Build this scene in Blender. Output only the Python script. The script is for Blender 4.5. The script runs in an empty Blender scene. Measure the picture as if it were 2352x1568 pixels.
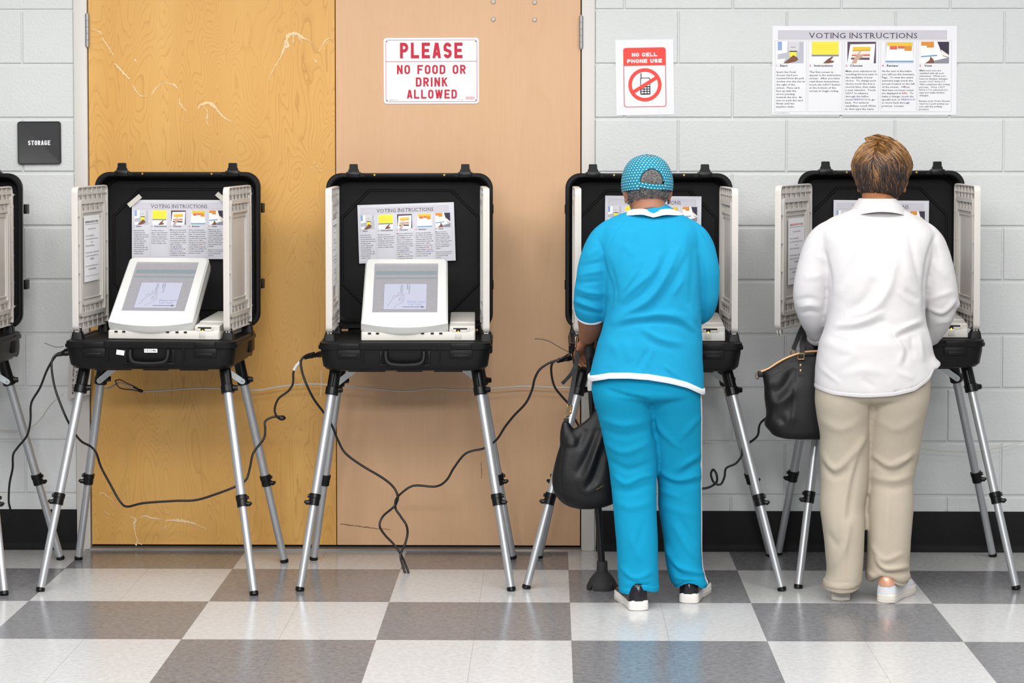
import bpy, bmesh, math, random
import numpy as np
from mathutils import Vector, Matrix, Euler

random.seed(7)
C = bpy.context.scene.collection
SC = bpy.context.scene
PI = math.pi

# ------------------------------------------------------------------ camera
CAM_H, CAM_D = 1.583, 9.1          # eye height, distance to the wall
LENS, TILT, YAW = 85.0, 2.46, 0.908
SHX, SHY = 0.0, -242.0 / 2352.0
cd = bpy.data.cameras.new('camera')
cam = bpy.data.objects.new('camera', cd)
C.objects.link(cam)
cd.lens, cd.sensor_width, cd.sensor_fit = LENS, 36.0, 'HORIZONTAL'
cd.shift_x, cd.shift_y = SHX, SHY
cd.clip_start, cd.clip_end = 0.1, 100
cam.location = (0, -CAM_D, CAM_H)
cam.rotation_euler = (math.radians(90 - TILT), 0, math.radians(YAW))
SC.camera = cam

# ------------------------------------------------------------------ light
vs = SC.view_settings
vs.view_transform = 'Standard'
vs.look = 'None'
vs.gamma = 1.0
vs.use_curve_mapping = False
vs.exposure = 0.34
wd = bpy.data.worlds.new('world')
SC.world = wd
wd.use_nodes = True
wd.node_tree.nodes['Background'].inputs[0].default_value = (0.93, 0.96, 1.0, 1)
wd.node_tree.nodes['Background'].inputs[1].default_value = 0.27

CEIL = 2.95
def ceiling_and_fill_lamp(x, y, w, d, power):
    l = bpy.data.lights.new('ceiling_and_fill_light', 'AREA')
    l.shape, l.size, l.size_y, l.energy = 'RECTANGLE', w, d, power
    l.color = (1.0, 0.995, 0.985)
    o = bpy.data.objects.new('ceiling_and_fill_light', l)
    C.objects.link(o)
    o.location = (x, y, CEIL - 0.03)
    return o
for lx in [-2.7 + 0.9 * k for k in range(7)]:
    for ly, pw in ((-1.75, 15), (-4.6, 32)):
        ceiling_and_fill_lamp(lx, ly, 0.5, 1.2, pw * (0.85 - 0.03 * (lx + 2.7)))
for lx in (-1.5, -0.75, 0.0, 0.75, 1.5):  # added frontal fill cluster above the camera, standing in for bounced light
    ceiling_and_fill_lamp(lx, -8.0, 0.6, 1.2, 100 * (0.85 - 0.03 * (lx + 1.5)))

# ------------------------------------------------------------------ projection helpers (photo measurements -> metres)
F_PX = LENS / 36.0 * 2352.0
_R = cam.rotation_euler.to_matrix()
_O = Vector(cam.location)
def ray(px, py):
    return _R @ Vector(((px - 1176.0) / F_PX, -(py - 542.0) / F_PX, -1.0))
def P(px, py, Y):                      # point measured in the photo, standing at depth Y
    r = ray(px, py)
    return _O + r * ((Y - _O.y) / r.y)
def G(px, py, z=0.0):                  # point measured in the photo, lying at height z
    r = ray(px, py)
    return _O + r * ((z - _O.z) / r.z)

# ------------------------------------------------------------------ materials
def lin(c):
    c = c / 255.0
    return c / 12.92 if c <= 0.04045 else ((c + 0.055) / 1.055) ** 2.4
def rgb(h):
    if isinstance(h, str):
        h = h.lstrip('#')
        return tuple(lin(int(h[i:i + 2], 16)) for i in (0, 2, 4)) + (1,)
    return tuple(h) + (1,)
_mats = {}
class NT:
    def __init__(s, name):
        s.m = bpy.data.materials.new(name)
        s.m.use_nodes = True
        s.t = s.m.node_tree
        s.b = s.t.nodes['Principled BSDF']
    def n(s, typ, props=None, **inp):
        nd = s.t.nodes.new(typ)
        for k, v in (props or {}).items():
            setattr(nd, k, v)
        for k, v in inp.items():
            s.set(nd, k, v)
        return nd
    def set(s, nd, k, v):
        key = int(k[1:]) if k[0] == 'i' and k[1:].isdigit() else k.replace('_', ' ')
        sock = nd.inputs[key]
        if isinstance(v, bpy.types.NodeSocket):
            s.t.links.new(v, sock)
        elif isinstance(v, bpy.types.Node):
            s.t.links.new(v.outputs[0], sock)
        else:
            sock.default_value = v
    def math(s, op, a, b=0.0, c=None):
        nd = s.n('ShaderNodeMath', {'operation': op}, i0=a, i1=b)
        if c is not None:
            s.set(nd, 'i2', c)
        return nd.outputs[0]
    def mix(s, f, a, b):
        nd = s.t.nodes.new('ShaderNodeMix')
        nd.data_type = 'RGBA'
        for i, v in ((0, f), (6, a), (7, b)):
            if isinstance(v, bpy.types.NodeSocket):
                s.t.links.new(v, nd.inputs[i])
            else:
                nd.inputs[i].default_value = v
        return nd.outputs[2]
    def ramp(s, f, stops):
        nd = s.t.nodes.new('ShaderNodeValToRGB')
        s.t.links.new(f, nd.inputs[0])
        e = nd.color_ramp.elements
        while len(e) < len(stops):
            e.new(0.5)
        for el, (p, c) in zip(e, stops):
            el.position = p
            el.color = c if len(c) == 4 else tuple(c) + (1,)
        return nd.outputs[0]
    def pos(s, kind='Object'):
        return s.n('ShaderNodeTexCoord').outputs[kind]
    def mapped(s, scale=(1, 1, 1), loc=(0, 0, 0), kind='Object'):
        return s.n('ShaderNodeMapping', Vector=s.pos(kind), Scale=scale, Location=loc).outputs[0]
    def noise(s, vec, scale, detail=2.0, rough=0.5, dist=0.0):
        return s.n('ShaderNodeTexNoise', Vector=vec, Scale=scale, Detail=detail, Roughness=rough, Distortion=dist).outputs[0]
    def bump(s, h, strength=0.3, dist=0.002, prev=None):
        nd = s.n('ShaderNodeBump', Height=h, Strength=strength, Distance=dist)
        if prev is not None:
            s.set(nd, 'Normal', prev)
        return nd.outputs[0]
def P_set(s, **kw):
    for k, v in kw.items():
        s.set(s.b, k, v)
def solid(name, col, rough=0.5, metal=0.0, spec=0.5, coat=0.0, bump=None, emit=None, sheen=0.0):
    if name in _mats:
        return _mats[name]
    s = NT(name)
    P_set(s, Base_Color=rgb(col), Roughness=rough, Metallic=metal, Specular_IOR_Level=spec, Coat_Weight=coat, Sheen_Weight=sheen)
    if bump:
        sc_, st, ds = bump
        P_set(s, Normal=s.bump(s.noise(s.pos(), sc_, 3.0, 0.6), st, ds))
    if emit:
        P_set(s, Emission_Color=rgb(col), Emission_Strength=emit)
    _mats[name] = s.m
    return s.m

# ------------------------------------------------------------------ mesh builder
class MB:
    def __init__(s):
        s.v, s.f, s.mi = [], [], []
    def add(s, vs_, fs, mi=0):
        o = len(s.v)
        s.v += [tuple(v) for v in vs_]
        s.f += [tuple(i + o for i in f) for f in fs]
        s.mi += [mi] * len(fs)
        return s
    def merge(s, other, mi=None, M=None):
        o = len(s.v)
        s.v += [tuple(M @ Vector(v)) for v in other.v] if M is not None else list(other.v)
        s.f += [tuple(i + o for i in f) for f in other.f]
        s.mi += list(other.mi) if mi is None else [mi] * len(other.f)
        return s
    def box(s, x0, x1, y0, y1, z0, z1, mi=0, bev=0.0, seg=2):
        if bev <= 0:
            vs_ = [(x, y, z) for x in (x0, x1) for y in (y0, y1) for z in (z0, z1)]
            return s.add(vs_, [(0, 1, 3, 2), (4, 6, 7, 5), (0, 4, 5, 1), (2, 3, 7, 6), (0, 2, 6, 4), (1, 5, 7, 3)], mi)
        bm = bmesh.new()
        bmesh.ops.create_cube(bm, size=1.0)
        for v in bm.verts:
            v.co = Vector(((x0 + x1) / 2 + v.co.x * (x1 - x0), (y0 + y1) / 2 + v.co.y * (y1 - y0), (z0 + z1) / 2 + v.co.z * (z1 - z0)))
        bmesh.ops.bevel(bm, geom=list(bm.edges), offset=bev, segments=seg, profile=0.5, affect='EDGES')
        s.frombm(bm, mi)
        bm.free()
        return s
    def frombm(s, bm, mi=0):
        bm.verts.index_update()
        return s.add([v.co[:] for v in bm.verts], [[v.index for v in f.verts] for f in bm.faces], mi)
    def loft(s, rings, mi=0, caps=(True, True), closed=True):
        n = len(rings[0])
        vs_ = [p for r in rings for p in r]
        fs = []
        for i in range(len(rings) - 1):
            for j in range(n if closed else n - 1):
                a, b = i * n + j, i * n + (j + 1) % n
                fs.append((a, b, b + n, a + n))
        if caps[0]:
            fs.append(tuple(reversed(range(n))))
        if caps[1]:
            fs.append(tuple(range((len(rings) - 1) * n, len(rings) * n)))
        return s.add(vs_, fs, mi)
    def tube(s, pts, r, n=8, mi=0, caps=True, flat=None):
        pts = [Vector(p) for p in pts]
        rs = r if isinstance(r, (list, tuple)) else [r] * len(pts)
        rings = []
        up = None
        for i, p in enumerate(pts):
            t = (pts[min(i + 1, len(pts) - 1)] - pts[max(i - 1, 0)])
            if t.length < 1e-9:
                t = Vector((0, 0, 1))
            t.normalize()
            if up is None:
                up = Vector((0, -1, 0)) if abs(t.y) < 0.9 else Vector((1, 0, 0))
            up = (up - t * up.dot(t)).normalized()
            sd = t.cross(up)
            fa, fb = (1, 1) if flat is None else flat
            rings.append([p + (up * math.cos(a) * fa + sd * math.sin(a) * fb) * rs[i] for a in (2 * PI * k / n for k in range(n))])
        return s.loft(rings, mi, (caps, caps))
    def cyl(s, a, b, r0, r1=None, n=20, mi=0):
        return s.tube([a, b], [r0, r0 if r1 is None else r1], n, mi)
    def ball(s, c, r, mi=0, nu=16, nv=10, M=None):
        rx, ry, rz = r if isinstance(r, (tuple, list)) else (r, r, r)
        vs_, fs = [], []
        for i in range(nv + 1):
            t = PI * i / nv
            for j in range(nu):
                a = 2 * PI * j / nu
                v = Vector((rx * math.sin(t) * math.cos(a), ry * math.sin(t) * math.sin(a), rz * math.cos(t)))
                if M is not None:
                    v = M @ v
                vs_.append(Vector(c) + v)
        for i in range(nv):
            for j in range(nu):
                a, b = i * nu + j, i * nu + (j + 1) % nu
                fs.append((a, a + nu, b + nu, b))
        return s.add(vs_, fs, mi)
    def xf(s, M):
        s.v = [tuple(M @ Vector(v)) for v in s.v]
        return s

def mesh_from(name, mb, mats, smooth=None):
    me = bpy.data.meshes.new(name)
    me.from_pydata(mb.v, [], mb.f)
    for m in (mats if isinstance(mats, (list, tuple)) else [mats]):
        me.materials.append(m)
    me.polygons.foreach_set('material_index', mb.mi)
    bm = bmesh.new()
    bm.from_mesh(me)
    bmesh.ops.remove_doubles(bm, verts=bm.verts, dist=1e-6)
    bmesh.ops.recalc_face_normals(bm, faces=bm.faces)
    if smooth is not None:
        for f in bm.faces:
            f.smooth = True
        for e in bm.edges:
            if len(e.link_faces) == 2 and e.calc_face_angle(0) > smooth:
                e.smooth = False
    bm.to_mesh(me)
    bm.free()
    return me
def link(name, me, parent=None, M=None):
    o = bpy.data.objects.new(name, me)
    C.objects.link(o)
    if parent is not None:
        o.parent = parent
    if M is not None:
        o.matrix_local = M
    return o
def obj(name, mb, mats, parent=None, smooth=0.6, label=None, local=True):
    """one mesh object; with local=False the vertices are in world space and get moved into the parent's space"""
    if parent is not None and not local:
        mb.xf(world_of(parent).inverted())
    o = link(name, mesh_from(name, mb, mats, smooth), parent)
    if label:
        o['label'] = label
    return o
def world_of(o):
    M = o.matrix_basis.copy()
    while o.parent is not None:
        o = o.parent
        M = o.matrix_basis @ M
    return M
def thing(name, label, cat, loc=(0, 0, 0), rotz=0.0, group=None):
    o = bpy.data.objects.new(name, None)
    o.empty_display_size = 0.05
    C.objects.link(o)
    o.location = loc
    o.rotation_euler = (0, 0, rotz)
    return tag(o, label, cat, group)
def tag(o, label, cat, group=None, kind=None):
    o['label'] = label
    o['category'] = cat
    if group:
        o['group'] = group
    if kind:
        o['kind'] = kind
    return o
def struct(o, label=None, cat=None):
    o['kind'] = 'structure'
    if label:
        o['label'] = label
    if cat:
        o['category'] = cat
    return o
def based(name, mb, mats, label, cat, group=None, smooth=0.6, base=None):
    """a one-mesh thing whose origin sits at its own base"""
    if base is None:
        a = np.array(mb.v)
        base = ((a[:, 0].min() + a[:, 0].max()) / 2, (a[:, 1].min() + a[:, 1].max()) / 2, a[:, 2].min())
    base = Vector(base)
    mb.xf(Matrix.Translation(-base))
    o = obj(name, mb, mats, None, smooth)
    o.location = base
    return tag(o, label, cat, group)

def catmull(pts, n=8):
    pts = [Vector(p) for p in pts]
    q = [pts[0] * 2 - pts[1]] + pts + [pts[-1] * 2 - pts[-2]]
    out = []
    for i in range(1, len(q) - 2):
        a, b, c, d = q[i - 1:i + 3]
        for k in range(n):
            t = k / n
            out.append(0.5 * ((2 * b) + (c - a) * t + (2 * a - 5 * b + 4 * c - d) * t * t + (3 * b - a - 3 * c + d) * t ** 3))
    out.append(pts[-1])
    return out
def rrect(w, d, r, n=6):
    """rounded rectangle outline centred on the origin, counter-clockwise"""
    r = min(r, w / 2 - 1e-4, d / 2 - 1e-4)
    out = []
    for cx, cy, a0 in ((w / 2 - r, d / 2 - r, 0), (-w / 2 + r, d / 2 - r, PI / 2), (-w / 2 + r, -d / 2 + r, PI), (w / 2 - r, -d / 2 + r, 1.5 * PI)):
        for k in range(n + 1):
            a = a0 + PI / 2 * k / n
            out.append((cx + r * math.cos(a), cy + r * math.sin(a)))
    return out

# ------------------------------------------------------------------ flat lettering (built-in font turned into mesh)
_glyph = {}
def text2d(s, size=1.0, bold=0.0, sx=1.0, align='LEFT', spacing=1.0, res=2):
    """returns (verts2d, faces, width); size is the cap height"""
    cu = bpy.data.curves.new('lettering', 'FONT')
    cu.body = s
    cu.size = 1.0
    cu.offset = bold
    cu.space_character = spacing
    cu.resolution_u = res
    cu.fill_mode = 'FRONT'
    o = bpy.data.objects.new('lettering', cu)
    me = bpy.data.meshes.new_from_object(o)
    k = size / 0.729
    vs_ = [(v.co.x * k * sx, v.co.y * k) for v in me.vertices]
    fs = [tuple(p.vertices) for p in me.polygons]
    bpy.data.objects.remove(o)
    bpy.data.curves.remove(cu)
    bpy.data.meshes.remove(me)
    if vs_:
        x0, x1 = min(v[0] for v in vs_), max(v[0] for v in vs_)
        dx = {'LEFT': -x0, 'CENTER': -(x0 + x1) / 2, 'RIGHT': -x1}[align]
        vs_ = [(v[0] + dx, v[1]) for v in vs_]
        return vs_, fs, x1 - x0
    return vs_, fs, 0.0
def put_text(mb, s, x, z, size, y=0.0, mi=0, thick=0.0, fit=None, **kw):
    """lettering standing in the xz plane facing -y"""
    v, f, w = text2d(s, size, **kw)
    k = 1.0
    if fit and w > 0:
        k = fit / w
    mb.add([(x + a * k, y, z + b) for a, b in v], [tuple(q) for q in f], mi)
    return w * k

# ------------------------------------------------------------------ bold sign-painter capitals drawn as strokes
def _arc(cx, cz, rx, rz, a0, a1, n=14):
    return [(cx + rx * math.cos(math.radians(a0 + (a1 - a0) * k / n)), cz + rz * math.sin(math.radians(a0 + (a1 - a0) * k / n))) for k in range(n + 1)]
def stroke_glyph(ch, w, t):
    """polylines on a w x 1 body whose stroke centre lines stay t/2 inside"""
    h = t / 2
    L, R, B, T, M = h, w - h, h, 1 - h, .5
    cx = w / 2
    rx, rz = (R - L) / 2, min((R - L) / 2, .30)
    oval = [(L, T - rz)] + _arc(cx, T - rz, rx, rz, 180, 0) + [(R, B + rz)] + _arc(cx, B + rz, rx, rz, 0, -180) + [(L, T - rz)]
    q = (T - .50 + h * .2) / 2
    bowl = [(L, T), (R - q, T)] + _arc(R - q, T - q, q, q, 90, -90) + [(L, T - 2 * q)]
    G = {
        'A': [[(L - h * .1, 0), (cx - h * .25, 1)], [(R + h * .1, 0), (cx + h * .25, 1)], [(L + (cx - L) * .34, .28), (R - (R - cx) * .34, .28)]],
        'C': [[(R, T - rz - .02)] + _arc(cx, T - rz, rx, rz, 0, 180) + _arc(cx, B + rz, rx, rz, 180, 360) + [(R, B + rz + .02)]],
        'D': [[(L, 0), (L, 1)], [(L, T), (cx, T)] + _arc(cx, T - rz, rx, rz, 90, 0) + _arc(cx, B + rz, rx, rz, 0, -90) + [(L, B)]],
        'E': [[(L, 0), (L, 1)], [(L, T), (w, T)], [(L, B), (w, B)], [(L, M), (w * .88, M)]],
        'F': [[(L, 0), (L, 1)], [(L, T), (w, T)], [(L, M), (w * .86, M)]],
        'G': [[(R, T - rz - .02)] + _arc(cx, T - rz, rx, rz, 0, 180) + _arc(cx, B + rz, rx, rz, 180, 360) + [(R, .46)], [(cx, .46), (w, .46)]],
        'H': [[(L, 0), (L, 1)], [(R, 0), (R, 1)], [(L, M), (R, M)]],
        'I': [[(h, 0), (h, 1)]],
        'K': [[(L, 0), (L, 1)], [(R + h * .1, 1), (L, .42)], [(L + (R - L) * .34, .60), (R + h * .2, 0)]],
        'L': [[(L, 0), (L, 1)], [(L, B), (w, B)]],
        'N': [[(L, 0), (L, 1)], [(L, 1 - h * .3), (R, h * .3)], [(R, 0), (R, 1)]],
        'O': [oval],
        'P': [[(L, 0), (L, 1)], bowl],
        'R': [[(L, 0), (L, 1)], bowl, [(cx, T - 2 * q), (R + h * .1, 0)]],
        'S': [_arc(cx, T - q, rx, q, 15, 180) + [(L + .02, M + .06), (R - .02, M - .08)] + _arc(cx, B + q, rx, q, 0, -165)],
        'T': [[(cx, 0), (cx, 1)], [(0, T), (w, T)]],
        'U': [[(L, 1), (L, B + rz)] + _arc(cx, B + rz, rx, rz, 180, 360) + [(R, 1)]],
        'W': [[(L, 1), (L + (R - L) * .25 - h * .1, 0)], [(L + (R - L) * .25 + h * .1, 0), (cx, 1)], [(cx, 1), (R - (R - L) * .25 - h * .1, 0)], [(R - (R - L) * .25 + h * .1, 0), (R, 1)]],
    }
    return G.get(ch, [])
def stroke_text(mb, s, cx, z, cap, y, total, t=.2, w=.56, gap=.17, space=.42, mi=0):
    """bold condensed capitals, cap high, fitted to the total width, standing in xz and facing -y"""
    ws = [space if c == ' ' else t if c == 'I' else w * 1.42 if c == 'W' else w for c in s]
    W = sum(ws) + gap * (len(s) - 1)
    k = total / W
    x = cx - total / 2
    for c, gw in zip(s, ws):
        for lay, line in enumerate(stroke_glyph(c, gw, t)):
            pts = []
            for a, b in line:
                q_ = Vector((a, b))
                if not pts or (q_ - pts[-1]).length > 1e-4:
                    pts.append(q_)
            left, right = [], []
            for i, p in enumerate(pts):
                d0 = (p - pts[i - 1]).normalized() if i > 0 else None
                d1 = (pts[i + 1] - p).normalized() if i < len(pts) - 1 else None
                if d0 is not None and d1 is not None:
                    b = (d0 + d1)
                    b = b.normalized() if b.length > 1e-6 else d0
                    n_ = Vector((-b.y, b.x))
                    m = 1 / max(.45, n_.dot(Vector((-d0.y, d0.x))))
                else:
                    d = d0 if d0 is not None else d1
                    n_ = Vector((-d.y, d.x))
                    m = 1
                left.append(p + n_ * t / 2 * m)
                right.append(p - n_ * t / 2 * m)
            n = len(pts)
            vs_ = [(x + q.x * k, y - .00008 * lay, z + min(max(q.y, 0), 1) * cap) for q in left + right]
            mb.add(vs_, [(i, i + 1, n + i + 1, n + i) for i in range(n - 1)], mi)
        x += (gw + gap) * k
# ------------------------------------------------------------------ setting: materials
def mat_blocks():
    s = NT('painted_block')
    p = s.pos()
    big = s.noise(p, 2.2, 2.0)
    fine = s.noise(p, 95.0, 4.0, 0.65)
    pit = s.n('ShaderNodeTexVoronoi', Vector=s.n('ShaderNodeVectorMath', {'operation': 'ADD'}, i0=p, i1=s.n('ShaderNodeTexNoise', Vector=p, Scale=60.0).outputs[1]).outputs[0], Scale=24.0).outputs[0]
    pitm = s.n('ShaderNodeMapRange', Value=pit, From_Min=0.03, From_Max=0.12).outputs[0]
    h = s.math('ADD', s.math('MULTIPLY', fine, 1.0), s.math('MULTIPLY', pitm, 0.35))
    col = s.mix(big, rgb('#ced0d0'), rgb('#d6d8d7'))
    P_set(s, Base_Color=col, Roughness=0.42, Specular_IOR_Level=0.35, Normal=s.bump(h, 0.42, 0.005))
    return s.m
def mat_floor(x0, y0, w):
    s = NT('checked_vinyl_tile')
    p = s.pos()
    sx = s.n('ShaderNodeSeparateXYZ', Vector=p)
    u = s.math('DIVIDE', s.math('SUBTRACT', sx.outputs[0], x0), w)
    v = s.math('DIVIDE', s.math('SUBTRACT', sx.outputs[1], y0), w)
    par = s.math('ABSOLUTE', s.math('SUBTRACT', s.math('FLOORED_MODULO', s.math('ADD', s.math('FLOOR', u), s.math('FLOOR', v)), 2.0), 0.0))
    # joints: each check is two tiles wide
    fu = s.math('ABSOLUTE', s.math('SUBTRACT', s.math('FRACT', s.math('MULTIPLY', u, 2.0)), 0.5))
    fv = s.math('ABSOLUTE', s.math('SUBTRACT', s.math('FRACT', v), 0.5))
    ju = s.math('GREATER_THAN', fu, 0.4972)
    jv = s.math('GREATER_THAN', fv, 0.4988)
    joint = s.math('MAXIMUM', ju, jv)
    st = s.n('ShaderNodeMapping', Vector=p, Scale=(1.0, 1.0, 1.0)).outputs[0]
    m1 = s.noise(st, 55.0, 5.0, 0.7, 0.6)
    m2 = s.noise(st, 5.0, 3.0, 0.6)
    light = s.mix(s.ramp(m1, [(0.3, (0, 0, 0)), (0.75, (1, 1, 1))]), rgb('#b5b4b4'), rgb('#cdcdcd'))
    dark = s.mix(s.ramp(m1, [(0.3, (0, 0, 0)), (0.75, (1, 1, 1))]), rgb('#605f62'), rgb('#878689'))
    c = s.mix(par, dark, light)
    c = s.mix(s.math('MULTIPLY', m2, 0.10), c, rgb('#8a8480'))
    c = s.mix(s.math('MULTIPLY', joint, 0.45), c, rgb('#5a5550'))
    r = s.math('ADD', 0.13, s.math('MULTIPLY', m2, 0.12))
    h = s.noise(p, 14.0, 3.0, 0.5)
    h2 = s.noise(p, 160.0, 2.0, 0.5)
    nb = s.bump(h, 0.05, 0.004)
    nb = s.bump(h2, 0.03, 0.001, nb)
    P_set(s, Base_Color=c, Roughness=r, Specular_IOR_Level=0.38, Normal=nb)
    return s.m
def mat_maple():
    s = NT('amber_maple_veneer')
    p = s.mapped((1.0, 1.0, 0.26))
    n1 = s.noise(p, 6.2, 1.7, 0.45, 0.45)
    wig = s.noise(s.mapped((1, 1, 0.55)), 26.0, 3.0, 0.55)
    hgt = s.math('ADD', n1, s.math('MULTIPLY', wig, 0.018))
    f = s.math('FRACT', s.math('MULTIPLY', hgt, 42.0))
    linef = s.ramp(f, [(0.0, (0, 0, 0)), (0.55, (0.05, 0.05, 0.05)), (0.82, (0.35, 0.35, 0.35)), (0.93, (1, 1, 1)), (1.0, (0, 0, 0))])
    fib = s.noise(s.mapped((1.0, 1.0, 0.03)), 160.0, 3.0, 0.6)
    band = s.noise(s.mapped((1.0, 1.0, 0.05)), 5.0, 2.0, 0.5)
    base = s.mix(band, rgb('#c98f40'), rgb('#e8bb70'))
    base = s.mix(s.math('MULTIPLY', fib, 0.25), base, rgb('#cb9850'))
    vis = s.math('MULTIPLY', linef, s.ramp(s.noise(s.mapped((1, 1, 0.4)), 4.0, 2.0), [(0.3, (0.15, 0.15, 0.15)), (0.7, (0.62, 0.62, 0.62))]))
    c = s.mix(vis, base, rgb('#b07a36'))
    P_set(s, Base_Color=c, Roughness=0.36, Specular_IOR_Level=0.4)
    return s.m
def mat_pale():
    s = NT('pale_birch_veneer')
    fib = s.noise(s.mapped((1.0, 1.0, 0.035)), 120.0, 4.0, 0.65)
    band = s.noise(s.mapped((1.0, 1.0, 0.12)), 4.5, 3.0, 0.5, 0.5)
    f = s.math('FRACT', s.math('MULTIPLY', s.noise(s.mapped((1, 1, 0.22)), 2.4, 1.2, 0.4, 0.3), 26.0))
    ln = s.ramp(f, [(0.0, (0, 0, 0)), (0.9, (0.3, 0.3, 0.3)), (0.96, (0.8, 0.8, 0.8)), (1.0, (0, 0, 0))])
    base = s.mix(band, rgb('#cfa67e'), rgb('#dab693'))
    base = s.mix(s.math('MULTIPLY', fib, 0.55), base, rgb('#c89a70'))
    c = s.mix(s.math('MULTIPLY', ln, 0.12), base, rgb('#b98a60'))
    P_set(s, Base_Color=c, Roughness=0.38, Specular_IOR_Level=0.4)
    return s.m
M_BLOCK = mat_blocks()
M_FRAME = solid('grey_frame_paint', '#cfcbc5', 0.4, bump=(60, 0.05, 0.001))
M_STEEL = solid('brushed_steel', '#a9aaab', 0.38, 0.85)
M_ALU = solid('threshold_metal', '#8f8c88', 0.45, 0.7)
M_DARK = solid('dark_gap', '#17130f', 0.8)
M_BASE = solid('black_rubber_base', '#0d0d0e', 0.6, spec=0.2)

# ------------------------------------------------------------------ wall of painted blocks
BH, BL = 0.2032, 0.4064
ZOFF = 0.008
XJ = P(1806.5, 330, 0).x
XL1, XR0 = P(173, 640, 0).x, P(1366, 640, 0).x
def block_wall(xa, xb, xj=0.0):
    mb = MB()
    yb = 0.0055
    mb.box(xa, xb, yb, 0.14, 0, CEIL)
    k = 0
    z = ZOFF - BH
    i = -1
    while z < CEIL:
        z0, z1 = max(z, 0.0), min(z + BH, CEIL)
        shift = 0.0 if (i % 2 == 1) else BL / 2        # running bond
        x = XJ + xj + shift + math.floor((xa - XJ - xj - shift) / BL) * BL
        while x < xb:
            x0, x1 = max(x, xa), min(x + BL, xb)
            if x1 - x0 > 0.01:
                jz, jx = 0.0036, 0.0022
                bz, bx = 0.0052, 0.004
                a0, a1 = x0 + (jx if x0 > xa else 0), x1 - (jx if x1 < xb else 0)
                c0, c1 = z0 + jz, z1 - jz
                rings = []
                for (t, dy) in ((0.0, yb), (0.25, 0.0032), (0.6, 0.0010), (1.0, 0.0)):
                    rings.append([(a0 + bx * t, dy, c0 + bz * t), (a1 - bx * t, dy, c0 + bz * t), (a1 - bx * t, dy, c1 - bz * t), (a0 + bx * t, dy, c1 - bz * t)])
                mb.loft(rings, 0, (False, True))
            x += BL
        z += BH
        i += 1
    return mb
struct(obj('wall_left', block_wall(-6.0, XL1, -.033), M_BLOCK, None, None), 'grey painted block wall left of the doors', 'wall')
struct(obj('wall_right', block_wall(XR0, 6.0), M_BLOCK, None, None), 'grey painted block wall right of the doors', 'wall')
mbh = MB().box(XL1, XR0, 0.0, 0.14, 2.25, CEIL)
struct(obj('wall_over_doors', mbh, M_BLOCK, None))

# floor and ceiling
g = G(1308.9, 1383.4)
CHK = 0.6096
M_FLOOR = mat_floor(g.x, g.y, CHK)
# light check where floor(u)+floor(v) is even: the check left of and beyond the measured corner is light
fl = MB().box(-6, 6, -9.6, 0.14, -0.05, 0.0)
struct(obj('floor', fl, M_FLOOR, None), 'grey and white checked vinyl tile floor', 'floor')
cl = MB().box(-6, 6, -9.6, 0.14, CEIL, CEIL + 0.05)
struct(obj('ceiling', cl, solid('ceiling_white', '#dcdcda', 0.8), None))

# baseboards with a little cove at the floor
def baseboard(xa, xb):
    prof = [(0.0, 0.0), (-0.016, 0.0), (-0.014, 0.004), (-0.007, 0.012), (-0.004, 0.03), (-0.004, 0.149), (-0.002, 0.153), (0.0, 0.153)]
    return MB().loft([[(x, y, z) for y, z in prof] for x in (xa, xb)])
XBL, XBR = P(183, 1220, 0).x, P(1366, 1220, 0).x
struct(obj('baseboard_left', baseboard(-6.0, XBL), M_BASE, None), 'black rubber baseboard left of the doors', 'baseboard')
struct(obj('baseboard_right', baseboard(XBR + 0.004, 6.0), M_BASE, None), 'black rubber baseboard right of the doors', 'baseboard')

# ------------------------------------------------------------------ doors
XD0, XDM, XD1 = P(206.5, 640, 0).x, P(771.5, 640, 0).x, P(1333, 640, 0).x
XJ0, XJ1 = XL1, XR0
# steel frame: jambs with a stop
def jamb(xa, xb, side):
    mb = MB()
    mb.box(xa, xb, -0.006, 0.13, 0, 2.3, bev=0.003)
    return mb
struct(obj('trim_1', jamb(XJ0, XD0 - 0.004, 1), M_FRAME, None), 'grey steel door jamb beside the amber door', 'door frame')
struct(obj('trim_2', jamb(XD1 + 0.004, XJ1, -1), M_FRAME, None), 'grey steel door jamb beside the pale door', 'door frame')
struct(obj('trim_3', MB().box(XD0 - 0.02, XD1 + 0.02, 0.05, 0.13, 0, 2.3), M_DARK, None), 'dark backing sheet painting the shade in the door gaps', 'door frame')  # dark-coloured sheet added so the gaps between the leaves read as shade
DZ = 0.019
def door(xa, xb, mat, name):
    mb = MB().box(xa, xb, 0.002, 0.047, DZ, 2.24, bev=0.0012, seg=1)
    return obj(name, mb, mat, None)
M_MAPLE, M_PALE = mat_maple(), mat_pale()
d1 = struct(door(XD0, XDM - 0.0015, M_MAPLE, 'door_1'), 'amber maple veneer door with peeled tape marks', 'door')
d2 = struct(door(XDM + 0.0015, XD1, M_PALE, 'door_2'), 'pale birch veneer door carrying the food and drink sign', 'door')
# threshold
th = MB().loft([[(x, y, z) for y, z in ((-0.022, 0.0), (-0.016, 0.007), (0.0, 0.011), (0.10, 0.011), (0.10, 0.0))] for x in (XD0 - 0.004, XD1 + 0.004)])
struct(obj('trim_4', th, M_ALU, None), 'metal door threshold', 'threshold')
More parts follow.
